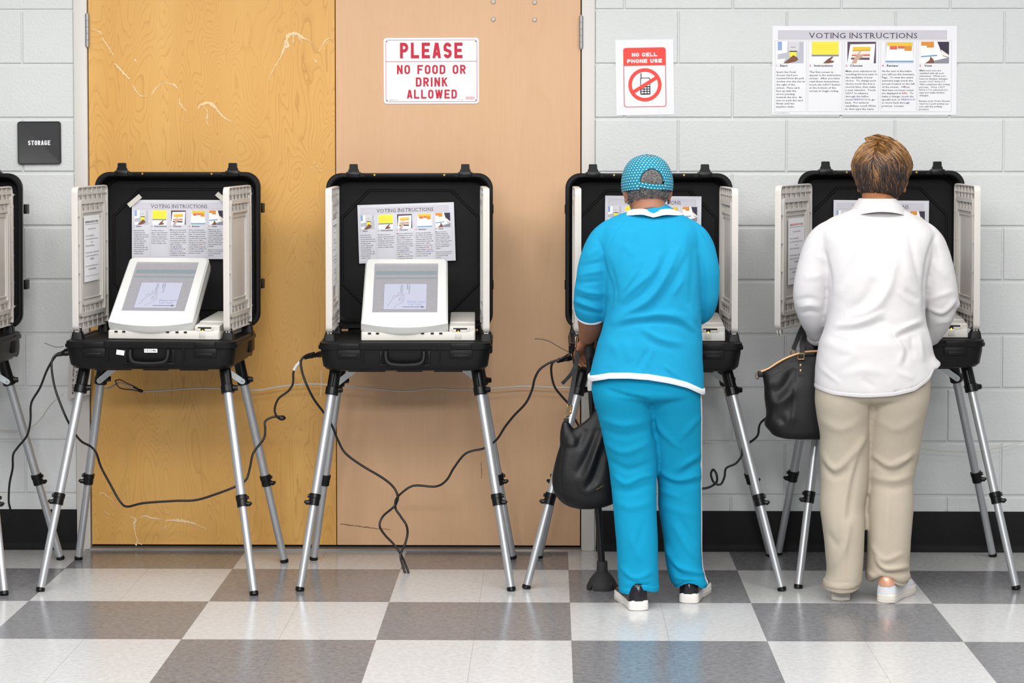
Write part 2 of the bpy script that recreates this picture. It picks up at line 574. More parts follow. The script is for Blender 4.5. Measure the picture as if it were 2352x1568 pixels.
# hinges
def hinge(px, py0, py1, dparent, xo):
    a, b = P(px, py0, -0.004), P(px, py1, -0.004)
    z1, z0 = a.z, b.z
    x = xo
    mb = MB()
    n = 5
    for k in range(n):
        za, zb = z0 + (z1 - z0) * k / n, z0 + (z1 - z0) * (k + 1) / n
        mb.cyl((x, -0.006, za + 0.0006), (x, -0.006, zb - 0.0006), 0.0078, n=16)
    mb.ball((x, -0.006, z1 + 0.001), (0.005, 0.005, 0.004))
    mb.ball((x, -0.006, z0 - 0.001), (0.005, 0.005, 0.004))
    mb.box(x - 0.003, x + 0.003, -0.006, 0.003, z0, z1)
    return obj('hinge', mb, M_STEEL, dparent, label='grey steel hinge')
hinge(203, 32, 107, d1, XD0 - 0.002)
hinge(1333, 37, 111, d2, XD1 + 0.002)
# bolt heads on the pale door
for bx, by in ((1133, 44), (1228, 45), (1133, 4), (1228, 5)):
    p = P(bx, by, 0)
    mb = MB()
    mb.loft([[(p.x + r * math.cos(a), y, p.z + r * math.sin(a)) for a in (2 * PI * k / 20 for k in range(20))] for r, y in ((0.0085, 0.002), (0.0085, -0.0015), (0.007, -0.003))])
    obj('bolt', mb, solid('bolt_zinc', '#a8a39a', 0.4, 0.5), d2)
# peeled tape residue and scuffs on the amber door: thin ragged strips with their own thickness
M_RES = solid('tape_residue', '#e6c99b', 0.6)
def residue(pts, name='tape_residue', mat=None, base=0.002):
    mat = mat or M_RES
    """pts: (px, py, width_px)"""
    rnd = random.Random(int(sum(p[0] for p in pts)))
    mb = MB()
    n = 6
    dense = []
    for (a, b) in zip(pts[:-1], pts[1:]):
        for k in range(n):
            t = k / n
            dense.append((a[0] + (b[0] - a[0]) * t + rnd.uniform(-1, 1), a[1] + (b[1] - a[1]) * t + rnd.uniform(-1, 1), (a[2] + (b[2] - a[2]) * t) * .75 * rnd.uniform(0.5, 1.25)))
    dense.append(pts[-1])
    rings = []
    for i, (x, y, w) in enumerate(dense):
        a, b = dense[max(i - 1, 0)], dense[min(i + 1, len(dense) - 1)]
        tx, ty = b[0] - a[0], b[1] - a[1]
        L = math.hypot(tx, ty) or 1
        nx, ny = -ty / L, tx / L
        p, q = P(x + nx * w / 2, y + ny * w / 2, base), P(x - nx * w / 2, y - ny * w / 2, base)
        yy = base - .0008 - .00002 * i
        rings.append([(p.x, yy, p.z), ((p.x + q.x) / 2, yy - .0003, (p.z + q.z) / 2), (q.x, yy, q.z)])
    mb.loft(rings, 0, (False, False), closed=False)
    return mb
def residue_obj(strips, parent=d1, **kw):
    mb = MB()
    for k, st in enumerate(strips):
        mb.merge(residue(st, base=.002 - .0004 * k))
    obj('tape_residue', mb, kw.get('mat', M_RES), parent, 0.3, kw.get('label', 'peeled pale tape residue'))
residue_obj([[(213, 67, 2), (229, 73, 4), (234, 79, 2)], [(235, 88, 3), (243, 100, 3), (255, 116, 3), (260, 127, 2)], [(261, 144, 2), (273, 156, 6), (285, 169, 6), (297, 181, 4)], [(304, 195, 2), (311, 206, 5), (316, 215, 3), (324, 221, 3), (338, 222, 1)]])
residue_obj([[(348, 218, 2), (355, 206, 5), (365, 196, 2), (378, 190, 2), (392, 192, 3), (402, 197, 6), (408, 203, 2)], [(412, 225, 1), (413, 238, 5), (420, 247, 4), (428, 256, 2)], [(417, 272, 1), (428, 281, 1), (441, 276, 1), (455, 245, 1)]])
residue_obj([[(452, 250, 2), (462, 240, 6), (477, 235, 9), (489, 241, 11), (497, 250, 8), (505, 260, 5), (510, 266, 4), (518, 272, 6), (533, 281, 2)], [(467, 244, 2), (475, 252, 3), (476, 262, 3), (477, 268, 4), (470, 273, 2)], [(477, 268, 3), (474, 280, 3), (479, 288, 2)]])
residue_obj([[(618, 186, 1), (622, 170, 3), (633, 150, 4), (645, 129, 3), (652, 112, 7), (659, 104, 15), (657, 95, 10), (661, 82, 12), (672, 77, 9), (683, 78, 12), (695, 87, 9), (704, 90, 3), (716, 98, 1), (728, 110, 1)], [(733, 118, 2), (738, 108, 2), (746, 96, 5), (757, 86, 3)], [(674, 80, 4), (673, 98, 3)], [(686, 84, 5), (694, 98, 2)]])
residue_obj([[(309, 136, 4), (312, 141, 4)], [(470, 117, 1), (471, 120, 3)], [(722, 137, 3), (726, 141, 6), (728, 143, 3)], [(722, 373, 2), (721, 376, 4)], [(728, 382, 5), (730, 385, 2)], [(722, 372, 1), (723, 375, 2)], [(714, 385, 3), (717, 388, 2)]])
residue_obj([[(300, 1186, 2), (312, 1192, 7), (308, 1204, 5), (310, 1222, 3), (316, 1240, 4), (312, 1252, 5)], [(318, 1246, 5), (326, 1251, 2)], [(318, 1190, 2), (332, 1184, 4), (345, 1188, 7), (360, 1190, 4), (372, 1192, 2)], [(380, 1196, 3), (400, 1194, 8), (420, 1196, 10), (440, 1200, 6), (458, 1208, 3), (474, 1214, 2)], [(385, 1206, 3), (376, 1214, 2)], [(228, 1134, 2), (236, 1132, 4), (250, 1142, 2), (268, 1158, 1)], [(240, 1175, 3), (252, 1182, 2)]])
residue_obj([[(782, 1203, 2), (800, 1205, 3), (815, 1207, 2), (838, 1210, 3), (860, 1213, 2), (896, 1216, 1)]], d2, mat=solid('scuff_dark', '#6b5138', 0.6), label='dark scuff mark')
residue_obj([[(1105, 1062, 1), (1107, 1080, 2), (1106, 1098, 1)]], d2, mat=solid('scuff_dark', '#6b5138', 0.6), label='dark scuff mark')
# ------------------------------------------------------------------ voting booth materials
M_BLK = solid('black_moulded_plastic', '#0f0f10', 0.42, spec=0.22, bump=(420, 0.12, 0.0006))
M_BLKI = solid('black_textured_lining', '#0d0c0d', 0.6, spec=0.25, bump=(500, 0.25, 0.0008))
M_BLKG = solid('black_gloss_plastic', '#0c0c0d', 0.3, spec=0.3)
M_ALUT = solid('anodised_tube', '#b3b5b8', 0.36, 0.6)
M_ZINC = solid('zinc_strap', '#c5ccce', 0.35, 0.6)
M_WHITE = solid('white_panel_plastic', '#ccc7c1', 0.4, spec=0.35)
M_BRASS = solid('brass_rivet', '#c9a25f', 0.3, 0.8)
M_TERM = solid('terminal_white_plastic', '#d6d6d3', 0.4, spec=0.4)
M_TERMG = solid('terminal_grey_plastic', '#cbc8c1', 0.45, spec=0.35)
M_PAPER = solid('white_paper', '#e9e9ec', 0.6, spec=0.2)
M_PAPERL = solid('laminated_paper', '#d2d3da', 0.35, spec=0.4)
M_INK = solid('grey_ink', '#5d5a60', 0.7, spec=0.1)
M_INKL = solid('pale_ink', '#8d8a92', 0.7, spec=0.1)
M_INKD = solid('dark_ink', '#3a3540', 0.7, spec=0.1)
M_INKR = solid('red_ink', '#d0575c', 0.7, spec=0.1)
M_INKB = solid('blue_ink', '#6f78b8', 0.7, spec=0.1)
M_STICK = solid('white_sticker', '#e6e6ea', 0.5)

BD = dict(front=8.38)               # distance of the tub's front from the camera

TW, TD = 0.612, 0.50                 # tub width, depth to the lid hinge
TZ0, TZ1 = 0.752, 0.853

def ring_xy(w, d, r, z, cx=0.0, cy=0.0, n=6):
    return [(cx + a, cy + b, z) for a, b in rrect(w, d, r, n)]
def ring_xz(w, h, r, y, cx=0.0, cz=0.0, n=8):
    return [(cx + a, y, cz + b) for a, b in rrect(w, h, r, n)]

def tub_mesh():
    mb = MB()
    cy = TD / 2
    R = [ring_xy(TW - .10, TD - .06, .05, TZ0, 0, cy), ring_xy(TW - .06, TD - .02, .055, TZ0 + .004, 0, cy), ring_xy(TW - .036, TD - .006, .05, TZ0 + .016, 0, cy + .001),
         ring_xy(TW - .022, TD - .003, .045, TZ0 + .06, 0, cy), ring_xy(TW - .02, TD - .002, .045, TZ1 - .026, 0, cy),
         ring_xy(TW - .008, TD + .010, .045, TZ1 - .0245, 0, cy), ring_xy(TW - .004, TD + .012, .045, TZ1 - .022, 0, cy), ring_xy(TW - .004, TD + .012, .045, TZ1 - .012, 0, cy),
         ring_xy(TW - .012, TD + .004, .042, TZ1 - .0105, 0, cy), ring_xy(TW - .012, TD + .004, .042, TZ1 - .003, 0, cy), ring_xy(TW - .02, TD - .004, .04, TZ1, 0, cy),
         ring_xy(TW - .05, TD - .034, .03, TZ1, 0, cy), ring_xy(TW - .056, TD - .04, .03, TZ1 - .012, 0, cy)]
    mb.loft(R)
    # moulded panels on the front face
    for x0, x1 in ((-.235, -.155), (.155, .235)):
        mb.box(x0, x1, -.0035, .01, TZ0 + .045, TZ1 - .024, bev=.003)
        mb.box(x0 + .012, x1 - .012, -.0075, .0, TZ1 - .052, TZ1 - .040, bev=.002)
        mb.box(x0 + .004, x1 - .004, -.009, .0, TZ1 - .022, TZ1 - .002, bev=.002)
    for x in (-.148, .118):
        mb.box(x, x + .004, -.0045, .01, TZ1 - .07, TZ1 - .002, bev=.001)
    # handle recess frame
    mb.box(-.088, -.080, -.004, .01, TZ0 + .024, TZ1 - .028, bev=.002)
    mb.box(.080, .088, -.004, .01, TZ0 + .024, TZ1 - .028, bev=.002)
    mb.box(-.088, .088, -.004, .01, TZ0 + .020, TZ0 + .026, bev=.002)
    # corner wheel bump and side bosses
    for s in (-1, 1):
        mb.box(s * (TW / 2 - .012) - .008, s * (TW / 2 - .012) + .008, .36, .45, TZ0 + .03, TZ1 - .004, bev=.006)
        mb.cyl((s * .268, TD - .02, TZ0 + .045), (s * .285, TD - .02, TZ0 + .045), .038, n=24)
    # feet under the tub
    for x0, x1 in ((-.20, -.07), (-.03, .06), (.10, .2)):
        mb.box(x0, x1, .03, .30, TZ0 - .004, TZ0 + .004, bev=.0025)
    return mb
def tub_handle_mesh():
    pts = catmull([(-.066, -.006, TZ1 - .030), (-.066, -.012, TZ1 - .050), (-.060, -.016, TZ0 + .034), (-.044, -.018, TZ0 + .026), (0, -.018, TZ0 + .023), (.044, -.018, TZ0 + .026), (.060, -.016, TZ0 + .034), (.066, -.012, TZ1 - .050), (.066, -.006, TZ1 - .030)], 6)
    return MB().tube(pts, .0085, 12)
LW, LH, LDP = 0.612, 0.572, 0.10
def lid_mesh():
    """open lid in its own frame: hinge line at the origin, opening towards -y"""
    mb = MB()
    cz = LH / 2
    r = .055
    R = [ring_xz(LW - .12, LH - .12, .07, LDP, 0, cz), ring_xz(LW - .05, LH - .05, .06, LDP - .006, 0, cz), ring_xz(LW - .024, LH - .024, r, LDP - .03, 0, cz),
         ring_xz(LW - .012, LH - .012, r, .03, 0, cz), ring_xz(LW, LH, r, .022, 0, cz), ring_xz(LW, LH, r, .004, 0, cz), ring_xz(LW - .006, LH - .006, r, 0.0, 0, cz),
         ring_xz(LW - .026, LH - .026, r - .008, 0.0, 0, cz), ring_xz(LW - .034, LH - .034, r - .008, .004, 0, cz), ring_xz(LW - .05, LH - .05, r - .01, LDP - .024, 0, cz), ring_xz(LW - .068, LH - .068, r - .012, LDP - .014, 0, cz)]
    mb.loft(R, 0, (True, False))
    # bottom of the lid interior as an eight-sided recess
    def octa(w, h, c, y):
        w, h = w / 2, h / 2
        o = [(w, h - c), (w - c, h), (-w + c, h), (-w, h - c), (-w, -h + c), (-w + c, -h), (w - c, -h), (w, -h + c)]
        return [(a, y, cz + b) for a, b in o]
    inner = ring_xz(LW - .068, LH - .068, r - .012, LDP - .014, 0, cz)
    mb.add(inner, [tuple(range(len(inner)))], 1)
    for w, h, c, y0, y1 in ((LW - .10, LH - .12, .10, LDP - .0143, LDP - .0185),):
        a, b, c2, d2 = octa(w, h, c, y0), octa(w - .004, h - .004, c, y1), octa(w - .014, h - .014, c - .003, y1), octa(w - .018, h - .018, c - .003, y0)
        mb.loft([a, b, c2, d2], 1, (False, False))
    # sealing lip sections on the top rim
    mb.box(-.165, .165, -.002, .012, LH - .012, LH - .001, bev=.002)
    # rubber feet on the back of the lid
    for z in (.16, .44):
        for s in (-1, 1):
            mb.box(s * .302 - .006, s * .302 + .006, LDP - .035, LDP + .014, z - .018, z + .018, bev=.003)
    return mb
def latch_mesh():
    mb = MB()
    mb.box(-.023, .023, -.010, .016, -.016, .006, bev=.003)
    mb.box(-.027, -.021, -.006, .012, -.012, .004, bev=.001)
    mb.box(.021, .027, -.006, .012, -.012, .004, bev=.001)
    mb.loft([[(x, y, z) for x, y in ((-w, -.004), (w, -.004), (w, .010), (-w, .010))] for w, z in ((.020, .004), (.019, .012), (.016, .016), (.015, .031), (.013, .033))])
    return mb
def rivet_mesh():
    return MB().loft([[(r * math.cos(a), y, r * math.sin(a)) for a in (2 * PI * k / 14 for k in range(14))] for r, y in ((.0042, .002), (.0042, -.0015), (.003, -.003))])

PW, PH = 0.385, 0.508                # privacy panel: depth x height
def panel_half():
    """white privacy panel in the yz plane, y 0..PW, z 0..PH; ribbed side looks towards +x"""
    mb = MB()
    def rr(w, h, r, x, n=5):
        return [(x, PW / 2 + a, PH / 2 + b) for a, b in rrect(w, h, r, n)]
    def frame(w, h, r, t, x0, x1):
        mb.loft([rr(w, h, r, x0), rr(w - .002, h - .002, r, x1), rr(w - 2 * t + .002, h - 2 * t + .002, max(r - t, .004), x1), rr(w - 2 * t, h - 2 * t, max(r - t, .004), x0)], 0, (False, False))
    mb.loft([rr(PW - .004, PH - .004, .02, -.0005), rr(PW, PH, .022, .0), rr(PW, PH, .022, .0005), rr(PW - .004, PH - .004, .02, .001)])
    frame(PW, PH, .022, .006, .0, .011)
    frame(PW - .066, PH - .092, .02, .017, .0, .012)
    frame(PW - .118, PH - .170, .016, .010, .0, .010)
    frame(PW - .150, PH - .214, .014, .004, .0, .006)
    # ribs between the frames
    for y in (-.12, -.06, 0.0, .06, .12):
        for s in (1, -1):
            z0, z1 = sorted((PH / 2 + s * (PH / 2 - .050), PH / 2 + s * (PH / 2 - .005)))
            mb.box(0, .0085, PW / 2 + y - .0018, PW / 2 + y + .0018, z0, z1)
    for y in (-.09, -.03, .03, .09):
        for s in (1, -1):
            z0, z1 = sorted((PH / 2 + s * (PH / 2 - .088), PH / 2 + s * (PH / 2 - .062)))
            mb.box(0, .008, PW / 2 + y - .0018, PW / 2 + y + .0018, z0, z1)
    for z in (-.15, -.05, .05, .15):
        for s in (1, -1):
            y0, y1 = sorted((PW / 2 + s * (PW / 2 - .036), PW / 2 + s * (PW / 2 - .004)))
            mb.box(0, .0095, y0, y1, PH / 2 + z - .0018, PH / 2 + z + .0018)
    for s in (1, -1):
        z0, z1 = sorted((PH / 2 + s * (PH / 2 - .027), PH / 2 + s * (PH / 2 - .030)))
        mb.box(0, .0085, .006, PW - .006, z0, z1)
    # pegs into the posts
    for y in (.028, PW - .03):
        mb.box(-.004, .008, y - .012, y + .012, -.014, .004, bev=.002)
        mb.box(-.004, .008, y - .004, y + .004, -.022, -.010, bev=.002)
    return mb
def panel_mesh():
    """ribbed on both faces"""
    a, b = panel_half(), panel_half()
    b.v = [(-x, y, z) for x, y, z in b.v]
    b.f = [tuple(reversed(f)) for f in b.f]
    return a.merge(b)
def flap_mesh():
    """narrow hinge flap that joins the panel to the lid"""
    mb = MB()
    h = .40
    mb.box(-.002, .004, 0, .055, 0, h, bev=.0015)
    mb.box(-.002, .007, .010, .018, .03, h - .03, bev=.002)
    mb.box(-.002, .007, .036, .044, .03, h - .03, bev=.002)
    for z in (.08, .18, .28, .36):
        mb.box(-.002, .006, .002, .053, z, z + .004)
    for z in (-.006, h + .004):
        mb.ball((0, .052, z), (.007, .007, .007), nu=10, nv=6)
        mb.cyl((0, .052, z), (0, .095, z), .002, n=8)
    return mb
def post_mesh():
    mb = MB()
    mb.loft([ring_xy(w, d, .005, z, 0, 0, 3) for w, d, z in ((.044, .044, 0), (.043, .043, .004), (.034, .036, .030), (.032, .034, .033))])
    for s in (-1, 1):
        mb.box(s * .009 - .005, s * .009 + .005, -.008, .008, .03, .046, bev=.002)
    return mb
def leg_parts(root, top, foot, lever):
    """top, foot: points in booth space"""
    top, foot = Vector(top), Vector(foot)
    d = (foot - top)
    L = d.length
    u = d / L
    leg = obj('leg', MB().tube([top + u * .05, top + u * (L * .62)], .0158, 20), M_ALUT, root)
    obj('lower_tube', MB().tube([top + u * (L * .58), foot - u * .004], .0138, 20), M_ALUT, leg)
    sk = MB().tube([top - u * .02, top + u * .085, top + u * .087, top + u * .112, top + u * .114], [.0205, .0205, .0235, .0235, .021], 18)
    sk.tube([top + u * .02 + Vector((0, -.021, 0)), top + u * .08 + Vector((0, -.021, 0))], .0028, 6)
    sk.tube([top + u * .095 + Vector((.018, 0, 0)), top + u * .095 + Vector((.036, .004, 0))], [.012, .009], 10)
    obj('socket', sk, M_BLKG, leg)
    c = top + u * (L * .60)
    cl = MB().tube([c - u * .018, c - u * .017, c - u * .002, c, c + u * .022, c + u * .023], [.0185, .0205, .0205, .019, .019, .0165], 18)
    side = Vector((lever, -.2, 0)).normalized()
    cl.tube([c + side * .012 + u * .010, c + side * .026 + u * .012, c + side * .034 + u * .006], [.009, .008, .005], 10)
    cl.tube([c + side * .012 - u * .010, c + side * .026 - u * .012], [.007, .006], 10)
    obj('clamp', cl, M_BLKG, leg)
    obj('foot_cap', MB().tube([foot - u * .014, foot - u * .002, foot], [.0155, .0155, .012], 16), M_BLKG, leg)
    return leg

_cache = {}
def shared(name, fn, mats, smooth=0.6):
    if name not in _cache:
        _cache[name] = mesh_from(name, fn(), mats, smooth)
    return _cache[name]

def make_booth(label, cpx, rim_py, dist, yaw, feet, lid_lean=1.5, panels=(None, None), lid_x=0.0, zadd=0.0, tops=None):
    """cpx: photo column of the tub front's middle; feet: FL, FR, BL, BR ground points in the photo"""
    base = P(cpx, rim_py, -CAM_D + dist)
    dz = base.z - TZ1
    root = thing('voting_booth', label, 'voting booth', (base.x, base.y, 0), math.radians(yaw))
    Mi = world_of(root).inverted()
    body = link('case', shared('case', tub_mesh, M_BLK), root, Matrix.Translation((0, 0, dz)))
    link('carry_handle', shared('carry_handle', tub_handle_mesh, M_BLK), body)
    deck = link('deck', shared('deck', lambda: MB().box(-.275, .275, .022, TD - .022, TZ1 - .006, TZ1, bev=.002), M_BLKI), body)
    lid = link('lid', shared('lid', lid_mesh, [M_BLK, M_BLKI]), root, Matrix.Translation((lid_x, TD - .03, TZ1 + dz + .010)) @ Matrix.Rotation(math.radians(-lid_lean), 4, 'X'))
    for x in (-.205, .205):
        link('latch', shared('latch', latch_mesh, M_BLKG), lid, Matrix.Translation((x, 0.004, LH)))
    for x in (-.128, .128):
        link('rivet', shared('rivet', rivet_mesh, M_BRASS), lid, Matrix.Translation((x, -.002, LH - .007)))
    for x in (-.18, .18):
        hb = link('hinge', shared('lid_hinge', lambda: MB().box(-.05, .05, -.012, .03, -.012, .012, bev=.004), M_BLK), body, Matrix.Translation((x, TD, TZ1 + .002)))
    pn = []
    for side, spec in zip((-1, 1), panels):
        if spec is None:
            continue
        (fx, fy), (bx, by) = spec           # panel's front and back foot in booth space
        ang = math.atan2(-(bx - fx), by - fy)
        M = Matrix.Translation((fx, fy, TZ1 + dz + .028)) @ Matrix.Rotation(ang, 4, 'Z')
        key, fn = 'privacy_panel', panel_mesh
        p = link('privacy_panel', shared(key, fn, M_WHITE, 0.4), root, M)
        link('hinge_flap', shared('hinge_flap', flap_mesh, M_WHITE, 0.4), p, Matrix.Translation((side * .004, PW - .03, .07)) @ Matrix.Rotation(-ang, 4, 'Z'))
        for y in (.028, PW - .03):
            q = Matrix.Rotation(ang, 4, 'Z') @ Vector((0, y, 0)) + Vector((fx, fy, 0))
            if abs(q.x) < TW / 2 and y < .5:
                link('panel_post', shared('panel_post', post_mesh, M_BLK), body, Matrix.Translation((q.x, q.y, TZ1 - .008)))
        pn.append(p)
    tops = tops or ((-.245, .10), (.245, .10), (-.245, .40), (.245, .40))
    for i, (ft, tp) in enumerate(zip(feet, tops)):
        if ft is None:
            continue
        w = G(*ft)
        f = Mi @ w
        leg = leg_parts(root, (tp[0], tp[1], TZ0 + dz + .02), f, -1 if i % 2 == 0 else 1)
    for s, tp in ((-1, tops[2]), (1, tops[3])):
        f = Vector(Mi @ G(*feet[2 if s < 0 else 3]))
        t0 = Vector((tp[0], tp[1], TZ0 + dz + .02))
        u = (f - t0).normalized()
        a = t0 + u * .10 + Vector((0, -.026, 0))
        b = Vector((tp[0] - s * .085, tp[1] - .05, TZ0 + dz + .002))
        dd = (b - a).normalized()
        nn = Vector((0, -1, 0))
        sd = dd.cross(nn).normalized()
        mb = MB()
        rings = []
        for p_, w_ in ((a - dd * .010, .004), (a - dd * .007, .008), (a, .0105), (b, .0105)):
            rings.append([p_ + sd * w_ + nn * .0015, p_ - sd * w_ + nn * .0015, p_ - sd * w_ - nn * .0015, p_ + sd * w_ - nn * .0015])
        mb.loft(rings)
        mb.tube([a + nn * .0055, a - nn * .006], .0045, 10)
        obj('brace', mb, M_ZINC, root, label='zinc strap brace')
    root['dz'] = dz
    return root, body, lid, pn

# ------------------------------------------------------------------ the touchscreen terminal
def glow(name, col, e):
    s = NT(name)
    P_set(s, Base_Color=rgb('#303032'), Roughness=0.4, Specular_IOR_Level=0.15, Emission_Color=rgb(col), Emission_Strength=e)
    return s.m
def mat_screen():
    s = NT('lit_screen')
    p = s.pos('Generated')
    sx = s.n('ShaderNodeSeparateXYZ', Vector=p)
    v = s.noise(s.mapped((6, 6, 1), kind='Generated'), 3.0)
    c = s.mix(v, rgb('#a5a4aa'), rgb('#b7b2b6'))
    P_set(s, Base_Color=rgb('#3a3a3c'), Roughness=0.35, Specular_IOR_Level=0.3, Emission_Color=c, Emission_Strength=SCR)
    return s.m
SCR = 0.72
M_SCREEN = mat_screen()
M_SCR_BAND = glow('screen_band', '#93a3a8', SCR)
M_SCR_CARD = glow('screen_card', '#d6d8ec', SCR)
M_SCR_LINE = glow('screen_line', '#6e6e78', SCR)
M_SCR_BLUE = glow('screen_blue', '#8f9ad6', SCR)
M_SCR_GREEN = glow('screen_green', '#7fae95', SCR)
M_AMBER = solid('amber_lamp', '#ffb31a', 0.4, emit=3.0)
TILT_T = 52.0      # the display leans this far back from upright
TSW, TSL = 0.306, 0.345
def term_base_mesh():
    mb = MB()
    mb.loft([ring_xy(w, d, .006, z, .048, .17 + (.0 if z < .02 else 0), 3) for w, d, z in ((.396, .345, 0), (.4, .35, .002), (.4, .35, .028), (.396, .346, .031))])
    # raised reader block on the right, rising to the back
    x0, x1 = .158, .247
    def sec(y, h):
        return [(x0, y, .025), (x1, y, .025), (x1, y, h - .003), (x1 - .003, y, h), (x0 + .003, y, h), (x0, y, h - .003)]
    mb.loft([sec(.006, .046), sec(.010, .050), sec(.075, .056), (sec(.078, .060)), sec(.34, .075)])
    # reader slot surround
    mb.box(.165, .226, -.003, .006, .026, .030, bev=.001)
    mb.box(.165, .171, -.004, .010, .026, .044, bev=.001)
    mb.box(.220, .226, -.004, .010, .026, .044, bev=.001)
    mb.box(.171, .181, -.0045, .006, .026, .040, bev=.001)
    mb.box(.196, .220, -.0045, .006, .026, .0385, bev=.001)
    mb.box(.176, .200, -.006, .006, .006, .027, bev=.0015)
    return mb
def term_head_mesh():
    """display head in its own frame: x right, y up the slope, z out of the screen"""
    mb = MB()
    n = 24
    def outline(w, y0, y1, bow, r, z, inset=0.0):
        """front edge bows forward; other corners rounded"""
        pts = []
        for k in range(n + 1):
            t = -1 + 2 * k / n
            x = t * (w / 2 - inset)
            pts.append((x, y0 - bow * (1 - t * t) + inset, z))
        for cx, cy, a0 in ((w / 2 - r - inset, y1 - r - inset, 0), (-w / 2 + r + inset, y1 - r - inset, PI / 2)):
            for k in range(5):
                a = a0 + PI / 2 * k / 4
                pts.append((cx + r * math.cos(a), cy + r * math.sin(a), z))
        return pts
    def tap(pts, k):     # slightly narrower towards the top
        return [(x * (1 - k * max(0, y) / TSL), y, z) for x, y, z in pts]
    W, L = TSW, TSL
    R = [tap(outline(W, 0, L, .020, .012, -.042, .008), .03), tap(outline(W, 0, L, .024, .014, -.040, .002), .03), tap(outline(W, 0, L, .026, .015, -.020), .03),
         tap(outline(W, 0, L, .026, .015, -.019, .0018), .03), tap(outline(W, 0, L, .026, .015, -.017, .0018), .03), tap(outline(W, 0, L, .026, .015, -.016), .03),
         tap(outline(W, .002, L, .022, .015, .006, .001), .03), tap(outline(W, .010, L, .012, .015, .013, .007), .03)]
    mb.loft(R, 0, (True, False))
    # bezel face with the screen opening
    out = R[-1]
    sw, s0, s1 = .229, .052, .052 + .262
    def proj_in(p):
        x, y, z = p
        return None
    inn = []
    m = len(out)
    cx, cy = 0.0, (s0 + s1) / 2
    for x, y, z in out:
        dx, dy = x - cx, y - cy
        k = min((sw / 2) / abs(dx) if abs(dx) > 1e-9 else 9, ((s1 - s0) / 2) / abs(dy) if abs(dy) > 1e-9 else 9)
        inn.append((cx + dx * k, cy + dy * k, .0135))
    deep = [(x, y, .004) for x, y, z in inn]
    mb.loft([out, inn, deep], 0, (False, False))
    return mb
def screen_mesh():
    sw, s0, s1 = .231, .051, .315
    return MB().box(-sw / 2, sw / 2, s0, s1, .001, .0045)
def screen_art():
    mb = MB()
    y0, h, w = .052, .262, .229
    z = .0049
    def q(x0, x1, a, b, mi, dz=0.0):
        X0, X1, A, B = -w / 2 + x0 * w, -w / 2 + x1 * w, y0 + (1 - a) * h, y0 + (1 - b) * h
        mb.add([(X0, A, z + dz), (X0, B, z + dz), (X1, B, z + dz), (X1, A, z + dz)], [(0, 1, 2, 3)], mi)
    q(.02, .98, .12, .20, 0)
    q(.02, .98, .255, .285, 0)
    q(.165, .83, .385, .905, 1)
    def line(pts, wd, mi, dz=.0003, closed=False):
        P2 = [Vector((-w / 2 + a * w, y0 + (1 - b) * h, z + dz)) for a, b in pts]
        for a, b in zip(P2[:-1], P2[1:]):
            d = (b - a)
            if d.length < 1e-7:
                continue
            nrm = Vector((-d.y, d.x, 0)).normalized() * wd / 2
            mb.add([a + nrm, a - nrm, b - nrm, b + nrm], [(0, 1, 2, 3)], mi)
    th = .0009
    line([(.165, .385), (.83, .385), (.83, .905), (.165, .905), (.165, .385)], .0008, 2)
    # pointing hand, card and slot marks
    line([(.22, .84), (.25, .80), (.275, .745), (.30, .70), (.32, .675), (.36, .645), (.40, .63), (.44, .605), (.452, .575), (.47, .60)], th, 2)
    line([(.32, .675), (.305, .655), (.32, .625), (.345, .62), (.36, .645)], th, 2)
    line([(.36, .63), (.40, .60), (.425, .585), (.41, .565), (.385, .56), (.375, .58), (.39, .60)], th, 2)
    line([(.47, .60), (.475, .66), (.478, .72), (.455, .765), (.40, .80), (.36, .83), (.33, .87)], th, 2)
    line([(.455, .60), (.44, .65), (.40, .69), (.42, .71)], th, 2)
    line([(.435, .67), (.40, .72), (.43, .735)], th, 2)
    line([(.455, .69), (.44, .74)], th, 2)
    line([(.425, .56), (.427, .41)], .0012, 2)
    line([(.438, .57), (.44, .41)], th, 2)
    line([(.452, .57), (.455, .41)], th, 2)
    line([(.56, .41), (.555, .59)], .0016, 2)
    line([(.48, .59), (.555, .59)], .0006, 2)
    line([(.46, .855), (.78, .855)], .0028, 2)
    X, Y = -w / 2 + .80 * w, y0 + (1 - .855) * h
    mb.add([(X, Y, z + .0003), (X - .011, Y + .006, z + .0003), (X - .011, Y - .006, z + .0003)], [(0, 1, 2)], 2)
    def txt(s, x, b, size, mi, fit, rot=0.0):
        v, f, tw = text2d(s, size, bold=.004)
        k = fit / tw
        ca, sa = math.cos(rot), math.sin(rot)
        X, Y = -w / 2 + x * w, y0 + (1 - b) * h
        mb.add([(X + (a * k) * ca - c * sa, Y + (a * k) * sa + c * ca, z + .0003) for a, c in v], [tuple(i) for i in f], mi)
    txt('Please Insert', .535, .765, .0095, 3, .066)
    txt('Your Card', .535, .815, .0095, 3, .050)
    txt('INSERT', .515, .40, .006, 2, .030, -PI / 2)
    q(.70, .93, .975, 1.0, 4)
    return mb
TM = Matrix.Translation((0, .022, .026)) @ Matrix.Rotation(math.radians(90 - TILT_T), 4, 'X') @ Matrix.Translation((0, 0, .036))
